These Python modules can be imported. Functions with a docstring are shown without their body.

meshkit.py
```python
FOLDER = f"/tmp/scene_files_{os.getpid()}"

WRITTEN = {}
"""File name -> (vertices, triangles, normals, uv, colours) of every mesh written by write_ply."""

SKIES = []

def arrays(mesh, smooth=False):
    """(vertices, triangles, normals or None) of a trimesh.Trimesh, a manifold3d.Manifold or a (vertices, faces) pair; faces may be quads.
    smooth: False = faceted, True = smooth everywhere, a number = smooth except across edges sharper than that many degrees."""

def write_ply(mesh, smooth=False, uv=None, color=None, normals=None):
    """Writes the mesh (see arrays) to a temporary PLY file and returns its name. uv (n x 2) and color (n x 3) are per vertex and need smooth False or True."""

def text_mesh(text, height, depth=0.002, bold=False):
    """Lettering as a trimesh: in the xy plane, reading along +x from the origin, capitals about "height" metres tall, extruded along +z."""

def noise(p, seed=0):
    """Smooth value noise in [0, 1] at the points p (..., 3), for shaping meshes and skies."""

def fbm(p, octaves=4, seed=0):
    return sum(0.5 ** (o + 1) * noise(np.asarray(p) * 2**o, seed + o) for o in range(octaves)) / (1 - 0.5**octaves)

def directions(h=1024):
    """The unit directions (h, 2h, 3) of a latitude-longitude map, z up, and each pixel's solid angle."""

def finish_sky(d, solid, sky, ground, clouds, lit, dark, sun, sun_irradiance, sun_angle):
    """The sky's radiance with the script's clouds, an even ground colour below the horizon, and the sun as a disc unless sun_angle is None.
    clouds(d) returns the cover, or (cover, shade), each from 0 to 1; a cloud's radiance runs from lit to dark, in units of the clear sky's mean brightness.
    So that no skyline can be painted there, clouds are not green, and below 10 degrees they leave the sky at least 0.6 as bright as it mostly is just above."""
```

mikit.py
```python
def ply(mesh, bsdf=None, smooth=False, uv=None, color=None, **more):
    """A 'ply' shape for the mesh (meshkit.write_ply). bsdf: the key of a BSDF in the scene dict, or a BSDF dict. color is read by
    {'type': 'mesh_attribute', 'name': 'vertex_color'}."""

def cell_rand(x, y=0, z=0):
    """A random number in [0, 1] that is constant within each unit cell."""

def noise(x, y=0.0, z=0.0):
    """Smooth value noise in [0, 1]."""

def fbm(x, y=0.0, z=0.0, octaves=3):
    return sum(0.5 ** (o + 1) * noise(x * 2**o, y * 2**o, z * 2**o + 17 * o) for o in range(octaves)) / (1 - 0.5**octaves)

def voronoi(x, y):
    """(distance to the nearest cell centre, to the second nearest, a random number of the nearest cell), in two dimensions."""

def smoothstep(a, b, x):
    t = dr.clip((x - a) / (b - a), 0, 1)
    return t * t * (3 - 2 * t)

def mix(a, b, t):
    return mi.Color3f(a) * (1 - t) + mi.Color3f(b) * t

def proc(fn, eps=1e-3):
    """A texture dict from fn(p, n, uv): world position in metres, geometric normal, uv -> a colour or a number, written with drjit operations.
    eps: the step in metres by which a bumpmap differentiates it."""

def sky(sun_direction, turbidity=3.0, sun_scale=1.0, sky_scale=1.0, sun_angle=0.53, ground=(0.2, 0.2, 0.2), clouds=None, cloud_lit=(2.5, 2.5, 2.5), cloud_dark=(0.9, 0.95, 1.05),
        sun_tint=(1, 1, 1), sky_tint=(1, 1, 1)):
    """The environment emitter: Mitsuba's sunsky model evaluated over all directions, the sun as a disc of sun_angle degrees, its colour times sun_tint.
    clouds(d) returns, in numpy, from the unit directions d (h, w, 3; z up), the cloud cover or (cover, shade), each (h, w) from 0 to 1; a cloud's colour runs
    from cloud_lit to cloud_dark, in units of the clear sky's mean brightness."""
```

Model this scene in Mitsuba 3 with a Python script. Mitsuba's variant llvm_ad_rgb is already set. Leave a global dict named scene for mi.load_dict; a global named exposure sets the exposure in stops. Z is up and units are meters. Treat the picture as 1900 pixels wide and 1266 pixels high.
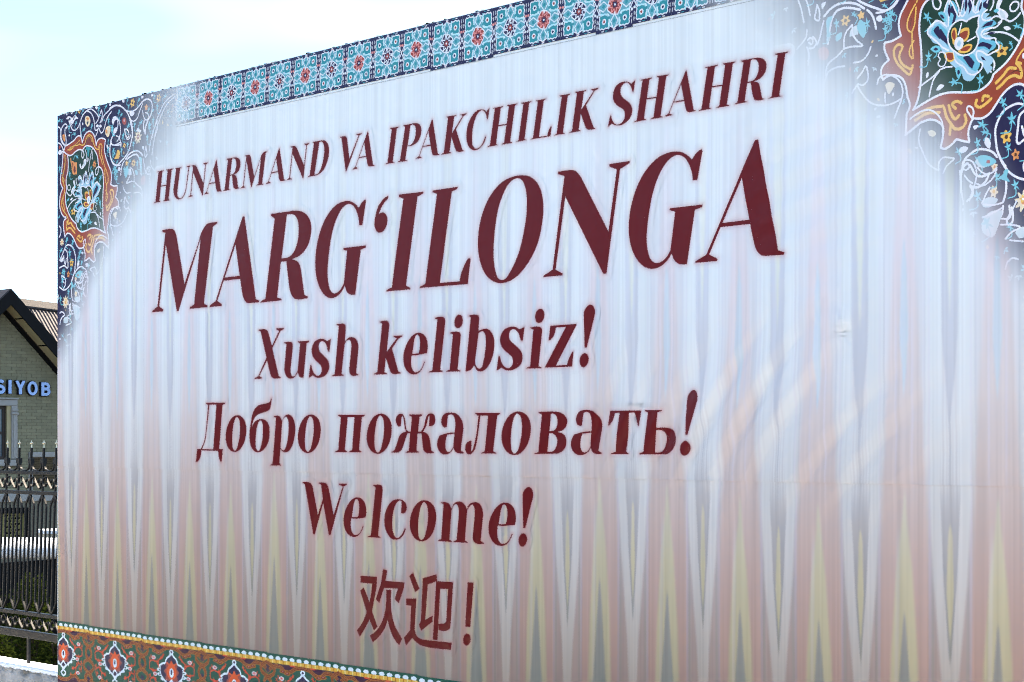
import math
import numpy as np
import trimesh
import mapbox_earcut
import drjit as dr
import mitsuba as mi
import mikit
import meshkit
from mikit import proc, noise, fbm, smoothstep, mix, cell_rand
from shapely.geometry import Polygon, LineString, box as rect
from shapely import affinity, union_all
from shapely.strtree import STRtree

T = mi.ScalarTransform4f
scene, labels = {}, {}

# ---------------------------------------------------------------- camera, sky, exposure
F_PX, W_PX = 3500.0, 1900.0                      # a long lens, shifted down so that uprights stay upright
scene['camera'] = {
    'type': 'perspective', 'fov': 2 * math.degrees(math.atan(W_PX / 2 / F_PX)), 'fov_axis': 'x',
    'to_world': T().look_at(origin=[0, 0, 1.65], target=[0, 1, 1.65], up=[0, 0, 1]),
    'near_clip': 0.1, 'far_clip': 3000.0,
    'principal_point_offset_y': -0.14613,
}
SUN = (0.36, 0.38, 0.85)


def cloud_cover(d):
    el = np.clip(d[..., 2], 0, 1)
    q = np.stack([d[..., 0] * 3 + 5, d[..., 1] * 3 + 2, d[..., 2] * 9], -1)
    n = meshkit.fbm(q * 1.3, 4, 11)
    thin = np.clip((n - 0.42) * 1.6, 0, 0.55)
    return thin * np.clip(el * 6, 0.2, 1) + 0.25 * np.exp(-el * 9)


scene['sky'] = mikit.sky(SUN, turbidity=3.2, sky_scale=1.0, sun_scale=1.0, ground=(0.30, 0.28, 0.25), clouds=cloud_cover, cloud_lit=(2.2, 2.3, 2.35), sky_tint=(0.80, 0.95, 0.97))
exposure = 3.25

# ---------------------------------------------------------------- frames of reference (metres)
# billboard plane: s runs along it from its far (left) end, h is the height
BA = np.array([-2.21575, 9.21053])               # far lower end on plan
BU = np.array([0.682888, -0.730524])             # along the face, towards the viewer
BN = np.array([-0.730524, -0.682888])            # out of the face
W_B, H0, H1, SEAM = 5.43, 0.429, 3.2355, 1.520


def on_board(s, h, off=0.0):
    s, h, off = np.broadcast_arrays(np.asarray(s, float), np.asarray(h, float), np.asarray(off, float))
    return np.stack([BA[0] + BU[0] * s + BN[0] * off, BA[1] + BU[1] * s + BN[1] * off, h], -1)


# house front: a runs along the gable wall, t stands out from it
FA, FD, FN = np.array([-11.264, 44.0]), np.array([0.7305, 0.6829]), np.array([0.6829, -0.7305])


def on_house(a, h, t=0.0):
    a, h, t = np.broadcast_arrays(np.asarray(a, float), np.asarray(h, float), np.asarray(t, float))
    return np.stack([FA[0] + FD[0] * a + FN[0] * t, FA[1] + FD[1] * a + FN[1] * t, h], -1)


# ---------------------------------------------------------------- helpers
def numbered(key):
    if key not in scene and not any(k.startswith(key + '__') for k in scene):
        return key
    i = 1
    while f'{key}_{i:03d}' in scene or any(k.startswith(f'{key}_{i:03d}__') for k in scene):
        i += 1
    return f'{key}_{i:03d}'


def put(name, mesh, bsdf, parent=None, label=None, category=None, group=None, kind=None, smooth=False):
    key = numbered((parent + '__' if parent else '') + name)
    scene[key] = mesh if isinstance(mesh, dict) else mikit.ply(mesh, bsdf, smooth=smooth)
    note = {k: v for k, v in (('label', label), ('category', category), ('group', group), ('kind', kind)) if v}
    if note:
        labels[key] = note
    return key


def thing(name, label, category, group=None):
    key = numbered(name)
    labels[key] = {'label': label, 'category': category}
    if group:
        labels[key]['group'] = group
    return key


def cat(ms):
    return trimesh.util.concatenate([m for m in ms if m is not None and len(m.faces)])


def polys(g):
    """the polygons of a figure, without stray lines and points"""
    return union_all([q.buffer(0) for q in getattr(g, 'geoms', [g]) if q.geom_type in ('Polygon', 'MultiPolygon') and q.area > 1e-9])


def hexa(p):
    """eight corners: four of one end, four of the other, each going round"""
    p = np.asarray(p, float)
    f = np.array([[0, 1, 2], [0, 2, 3], [4, 6, 5], [4, 7, 6], [0, 4, 5], [0, 5, 1], [1, 5, 6], [1, 6, 2], [2, 6, 7], [2, 7, 3], [3, 7, 4], [3, 4, 0]])
    m = trimesh.Trimesh(p, f, process=False)
    m.fix_normals()
    return m


def slab(frame, a0, a1, h0, h1, t0, t1, chamfer=0.0):
    """a block in a frame: along a, up h, out t; chamfer rounds its front edges"""
    c = [(a0, h0), (a1, h0), (a1, h1), (a0, h1)]
    if not chamfer:
        return hexa([frame(a, h, t0) for a, h in c] + [frame(a, h, t1) for a, h in c])
    e = chamfer
    ci = [(a0 + e, h0 + e), (a1 - e, h0 + e), (a1 - e, h1 - e), (a0 + e, h1 - e)]
    pts = np.array([frame(a, h, t0) for a, h in c] + [frame(a, h, t1 - e) for a, h in c] + [frame(a, h, t1) for a, h in ci])
    m = trimesh.Trimesh(pts, process=False)
    return trimesh.convex.convex_hull(m)


def prism(frame, poly, t0, t1):
    """a polygon of the frame's plane, extruded from t0 out to t1"""
    out = []
    for g in getattr(poly, 'geoms', [poly]):
        if g.is_empty or g.geom_type != 'Polygon':
            continue
        m = trimesh.creation.extrude_polygon(g, t1 - t0, engine='earcut')
        v = np.array(m.vertices)
        mm = trimesh.Trimesh(frame(v[:, 0], v[:, 1], v[:, 2] + t0), m.faces, process=False)
        out.append(mm)
    m = cat(out)
    if m.volume < 0:
        m.invert()
    return m


def tube(p, r, n=6, flat=None, closed_ends=True):
    """a round (or, with flat, oval) bar along the points p"""
    p = np.asarray(p, float)
    d = np.gradient(p, axis=0)
    d /= np.linalg.norm(d, axis=1, keepdims=True) + 1e-12
    ref = np.array([BN[0], BN[1], 0.0])
    x = np.cross(d, ref)
    bad = np.linalg.norm(x, axis=1) < 1e-3
    x[bad] = np.cross(d[bad], [0, 0, 1.0])
    x /= np.linalg.norm(x, axis=1, keepdims=True)
    y = np.cross(d, x)
    ang = (np.arange(n) + 0.5) * 2 * np.pi / n
    rx, ry = (r, r) if flat is None else (r, flat)
    ring = p[:, None] + x[:, None] * (np.cos(ang) * rx)[None, :, None] + y[:, None] * (np.sin(ang) * ry)[None, :, None]
    v = np.vstack([ring.reshape(-1, 3), p[:1], p[-1:]])
    f = []
    m = len(p)
    for i in range(m - 1):
        for k in range(n):
            a, b = i * n + k, i * n + (k + 1) % n
            f += [[a, b, b + n], [a, b + n, a + n]]
    for k in range(n):
        f += [[m * n, (k + 1) % n, k], [m * n + 1, (m - 1) * n + k, (m - 1) * n + (k + 1) % n]]
    out = trimesh.Trimesh(v, f, process=False)
    if out.volume < 0:
        out.invert()
    return out


def union_frame(a0, h0, a1, h1, w, t0, t1):
    """a rectangular frame of width w standing in the house front"""
    return prism(on_house, rect(a0, h0, a1, h1).difference(rect(a0 + w, h0 + w, a1 - w, h1 - w)), t0, t1)


def lathe(profile, at, n=12):
    """profile of (radius, height) turned about the vertical through at"""
    pr = np.asarray(profile, float)
    m = trimesh.creation.revolve(pr, sections=n)
    m.apply_translation(at)
    return m


def srgb(r, g, b):
    return [((x / 255 + 0.055) / 1.055) ** 2.4 if x > 10 else x / 255 / 12.92 for x in (r, g, b)]


def paint(key, color, rough=0.6, spec=0.4, metallic=0.0, grain=0.12, scale=6.0, bump=0.0, bscale=60.0, dirt=None):
    """a plain coloured surface with uneven tone, and fine relief when bump is given"""
    c = list(map(float, color))
    dcol = dirt
    if not grain:
        scene[key] = {'type': 'twosided', 'bsdf': {'type': 'principled', 'base_color': {'type': 'rgb', 'value': c}, 'roughness': rough, 'specular': spec, 'metallic': metallic}}
        return

    def fn(p, n, uv):
        k = fbm(p.x * scale, p.y * scale, p.z * scale, 4)
        col = mi.Color3f(c) * (1 + grain * 2 * (k - 0.5))
        if dcol is not None:
            m = smoothstep(0.55, 0.75, fbm(p.x * scale * 1.7 + 9, p.y * scale * 1.7, p.z * scale * 1.7, 4))
            col = mix(col, dcol, m * 0.6)
        return dr.clip(col, 0, 1)

    b = {'type': 'principled', 'base_color': proc(fn), 'roughness': rough, 'specular': spec, 'metallic': metallic}
    if bump:
        def bf(p, n, uv):
            return fbm(p.x * bscale, p.y * bscale, p.z * bscale, 3)
        b = {'type': 'bumpmap', 'arbitrary': proc(bf, 2e-3), 'scale': float(bump), 'bsdf': b}
    scene[key] = {'type': 'twosided', 'bsdf': b}


def parse(text, unit=2000.0):
    pts, soft = [], []
    for w in text.split():
        a, b = w.rstrip('*').split(',')
        pts.append((float(a) / unit, float(b) / unit))
        soft.append(w.endswith('*'))
    return np.array(pts), soft


def curve(P, S, closed=True, n=4):
    """corner points stay; runs of soft points become a smooth curve"""
    N, out = len(P), []
    for i in range(N if closed else N - 1):
        j = (i + 1) % N
        out.append(P[i])
        if not (S[i] or S[j]):
            continue
        h = (i - 1) % N if closed or i > 0 else i
        k = (j + 1) % N if closed or j < N - 1 else j
        d = np.linalg.norm(P[j] - P[i])

        def tan(a, b, c):
            la, lc = np.linalg.norm(b - a), np.linalg.norm(c - b)
            if la < 1e-9 or lc < 1e-9:
                return (c - a) * 0.5
            return ((b - a) / la * lc + (c - b) / lc * la) / (la + lc) * d

        m0 = tan(P[h], P[i], P[j]) if S[i] else P[j] - P[i]
        m1 = tan(P[i], P[j], P[k]) if S[j] else P[j] - P[i]
        for q in range(1, n):
            t = q / n
            out.append((2 * t**3 - 3 * t**2 + 1) * P[i] + (t**3 - 2 * t**2 + t) * m0 + (-2 * t**3 + 3 * t**2) * P[j] + (t**3 - t**2) * m1)
    if not closed:
        out.append(P[-1])
    return np.array(out)


# ---------------------------------------------------------------- materials
paint('mat_ground', (0.045, 0.044, 0.042), 0.95, 0.2, grain=0.25, scale=1.5)
paint('mat_paving', (0.48, 0.45, 0.39), 0.9, 0.2, grain=0.2, scale=2.0)
paint('mat_iron', (0.0055, 0.006, 0.007), 0.5, 0.25, grain=0.25, scale=30)
paint('mat_finial', (0.62, 0.55, 0.40), 0.22, 0.5, 0.9, grain=0)
paint('mat_concrete', (0.33, 0.325, 0.32), 0.95, 0.15, grain=0.45, scale=9, bump=0.006, bscale=45, dirt=(0.16, 0.15, 0.13))
paint('mat_limewash', (0.80, 0.80, 0.79), 0.8, 0.2, grain=0.12, scale=20, bump=0.003, bscale=90)
paint('mat_mortar', (0.17, 0.155, 0.10), 0.95, 0.1, grain=0)
paint('mat_stone', (0.34, 0.32, 0.29), 0.85, 0.2, grain=0)
paint('mat_fascia', (0.004, 0.0035, 0.004), 0.6, 0.15, grain=0)
paint('mat_soffit', (0.40, 0.33, 0.18), 0.7, 0.3, grain=0.18, scale=3)
paint('mat_roof', (0.115, 0.097, 0.093), 0.6, 0.3, grain=0.12, scale=2)
paint('mat_ridge', (0.045, 0.04, 0.04), 0.6, 0.2, grain=0)
paint('mat_window_frame', (0.035, 0.022, 0.016), 0.5, 0.4, grain=0)
paint('mat_louver', (0.13, 0.10, 0.06), 0.6, 0.3, grain=0)
paint('mat_dark', (0.004, 0.004, 0.0045), 0.9, 0.1, grain=0)
paint('mat_lattice', (0.26, 0.22, 0.07), 0.6, 0.3, grain=0)
paint('mat_sign_face', (0.34, 0.49, 0.80), 0.35, 0.5, grain=0)
paint('mat_sign_side', (0.005, 0.007, 0.014), 0.5, 0.3, grain=0)
paint('mat_pipe', (0.78, 0.79, 0.80), 0.35, 0.5, grain=0)
paint('mat_basement', (0.17, 0.155, 0.11), 0.9, 0.2, grain=0.2, scale=2, bump=0.004, bscale=12)
paint('mat_beige', (0.46, 0.40, 0.28), 0.8, 0.2, grain=0)
paint('mat_steel', (0.22, 0.22, 0.23), 0.5, 0.4, 0.3, grain=0)
scene['mat_pane'] = {'type': 'principled', 'base_color': {'type': 'rgb', 'value': [0.05, 0.09, 0.115]}, 'roughness': 0.08, 'specular': 0.8}


def brick_tone(p, n, uv):
    c = mix((0.265, 0.240, 0.150), (0.225, 0.205, 0.130), uv.x)
    return dr.clip(c * (1 + 0.25 * (fbm(p.x * 5, p.y * 5, p.z * 9, 3) - 0.5)), 0, 1)


scene['mat_brick'] = {'type': 'twosided', 'bsdf': {'type': 'principled', 'base_color': proc(brick_tone), 'roughness': 0.9, 'specular': 0.2}}


def leaf_tone(p, n, uv):
    return mix((0.008, 0.014, 0.004), (0.040, 0.055, 0.010), uv.x)


scene['mat_leaf'] = {'type': 'principledthin', 'base_color': proc(leaf_tone), 'roughness': 0.5, 'diff_trans': 0.7, 'spec_trans': 0.0}
paint('mat_stem', (0.05, 0.038, 0.025), 0.9, 0.1, grain=0)

# --- the printed vinyl: its woven (ikat) ground as a function of place on the sheet
ALB = 0.90


def lut(x, xs, vs):
    r = mi.Float(vs[0])
    for i in range(len(xs) - 1):
        r = r + (vs[i + 1] - vs[i]) * dr.clip((x - xs[i]) / (xs[i + 1] - xs[i]), 0, 1)
    return r


KN = [0.75, 1.0, 1.25, 1.5, 1.8, 2.2, 2.6, 3.0]
IK = dict(
    base=[(142, 116, 106), (160, 136, 128), (178, 162, 160), (198, 190, 190), (215, 214, 220), (222, 228, 240), (228, 238, 248), (230, 242, 250)],
    pink=[(150, 112, 100), (178, 138, 124), (190, 156, 146), (200, 176, 170), (216, 202, 202), (226, 216, 226), (229, 234, 246), (230, 242, 250)],
    white=[(166, 152, 136), (188, 180, 170), (206, 203, 200), (212, 213, 214), (224, 230, 235), (227, 240, 248), (230, 242, 250), (230, 242, 250)],
    yellow=[(162, 151, 112), (185, 175, 130), (198, 188, 146), (205, 197, 176), (222, 222, 215), (228, 236, 226), (230, 240, 243), (230, 242, 250)],
    gray=[(108, 117, 107), (126, 129, 122), (150, 148, 149), (172, 171, 176), (190, 194, 207), (200, 210, 228), (218, 229, 243), (230, 242, 250)],
    lilac=[(138, 116, 118), (162, 146, 150), (184, 170, 182), (198, 188, 204), (212, 208, 226), (216, 219, 240), (226, 236, 248), (230, 242, 250)],
)


def tone(name, h):
    v = IK[name]
    return mi.Color3f(*[lut(h, KN, [c[k] / 255 for c in v]) for k in range(3)])


def inside(w, d, e):
    return smoothstep(-e, e, w - d) * smoothstep(0.0, 0.012, w)


def ikat(s, h0):
    q = dr.maximum(0, 1.2 - s)
    ph = (s - 0.068 * q * q - 1.47) / 0.3164
    k = dr.floor(ph + 0.5)
    x = ph - k + 0.016 * (noise(h0 * 1.6, k * 7.3) - 0.5)
    h = h0 + 0.10 * (cell_rand(k, 3) - 0.5)
    a = dr.abs(x)
    b = 0.5 - a
    kb = dr.floor(ph)
    hb = h0 + 0.08 * (cell_rand(kb, 9) - 0.5)
    c = tone('base', h0)
    c = mix(c, tone('pink', h0), inside(lut(h, [0.75, 1.25, 1.5, 1.8, 2.2, 2.6, 2.75], [0.31, 0.27, 0.24, 0.19, 0.115, 0.05, 0]), a, 0.035))
    li = tone('lilac', h0)
    c = mix(c, li, 0.75 * inside(0.016, dr.abs(a - 0.285), 0.012))
    c = mix(c, tone('gray', h0), 0.5 * inside(0.014, dr.abs(a - 0.315), 0.012) * smoothstep(2.7, 2.3, h))
    c = mix(c, tone('white', h0), 0.6 * inside(0.02, dr.abs(a - 0.25), 0.02) * smoothstep(1.4, 1.7, h))
    c = mix(c, tone('gray', h0), 0.45 * inside(0.010, dr.abs(a - 0.225), 0.01) * smoothstep(1.5, 1.8, h) * smoothstep(2.8, 2.5, h))
    c = mix(c, mi.Color3f(0.76, 0.85, 0.925), 0.8 * inside(lut(h, [1.75, 1.95, 2.15, 2.25], [0.0, 0.05, 0.03, 0]), a, 0.02))
    c = mix(c, li, 0.5 * inside(0.012, dr.abs(a - 0.09), 0.012) * smoothstep(1.45, 1.6, h) * smoothstep(2.1, 1.9, h))
    wy = lut(h, [0.75, 1.0, 1.25, 1.40, 1.50], [0.175, 0.15, 0.09, 0.03, 0])
    c = mix(c, tone('yellow', h0), inside(wy, a, 0.025))
    c = mix(c, tone('white', h0), 0.45 * inside(0.022, dr.abs(x + 0.075 + 0.05 * (1.2 - h)), 0.018) * smoothstep(1.45, 1.3, h))
    c = mix(c, tone('gray', h0), inside(lut(h, [0.70, 0.90, 1.07, 1.14], [0.115, 0.065, 0.02, 0]), a, 0.02))
    # the V columns half way between
    arm = lut(hb, [0.75, 0.95, 1.25, 1.5, 1.8, 2.2], [0.0, 0.03, 0.115, 0.155, 0.15, 0.145])
    hw = lut(hb, [0.75, 1.25, 1.8, 2.6], [0.05, 0.065, 0.07, 0.085])
    c = mix(c, tone('white', h0), inside(hw, dr.abs(b - arm), 0.022))
    inner = inside(arm - hw * 0.75, b, 0.014)
    c = mix(c, tone('gray', h0), inner * lut(hb, [0.9, 1.3, 1.5, 1.62, 1.7], [1, 1, 0.9, 0.35, 0]))
    c = mix(c, tone('white', h0), inner * smoothstep(1.42, 1.60, hb) * (0.72 + 0.28 * dr.sin(b * 160)) * smoothstep(1.9, 1.7, hb))
    c = mix(c, tone('gray', h0), 0.75 * inside(0.011, b, 0.008) * smoothstep(1.35, 1.5, hb))
    c = mix(c, tone('gray', h0), inside(lut(hb, [1.70, 1.82, 1.98, 2.7], [0.0, 0.04, 0.085, 0.11]), b, 0.016))
    c = mix(c, tone('yellow', h0), inside(lut(hb, [1.06, 1.22, 1.38, 1.43], [0.0, 0.036, 0.022, 0]), b, 0.014))
    c = mix(c, tone('yellow', h0), inside(lut(hb, [2.0, 2.3, 2.7, 2.9], [0.0, 0.035, 0.075, 0.05]), b, 0.02))
    c = mix(c, tone('base', h0), 0.28)
    c = mix(c, mi.Color3f(0.86, 0.83, 0.80), 0.12)
    thread = 1 + 0.05 * (noise(s * 150, h0 * 2.0) - 0.5) + 0.04 * (noise(s * 45, h0 * 0.8) - 0.5) + 0.03 * (fbm(s * 2, h0 * 2, 5, 3) - 0.5)
    return dr.power(dr.maximum(c * thread, 0), 2.2) * ALB


def corner_ink(s, h):
    """how much of the corner ornament's ink is left before it fades into the ground"""
    m = dr.minimum(s, W_B - s)
    s50 = lut(h, [1.75, 1.95, 2.06, 2.18, 2.36, 2.48, 2.6, 2.7, 2.82, 2.96, 3.16, 3.3], [-0.20, -0.06, 0.02, 0.09, 0.19, 0.28, 0.39, 0.49, 0.61, 0.75, 0.88, 0.92])
    w = 0.20 + 0.65 * dr.maximum(s50, 0)
    a = smoothstep(1.0, 0.0, (m - s50) / w + 0.45)
    return a * smoothstep(1.9, 2.25, h)


def place_of(p):
    dx, dy = p.x - BA[0], p.y - BA[1]
    return dx * BU[0] + dy * BU[1], p.z


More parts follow.
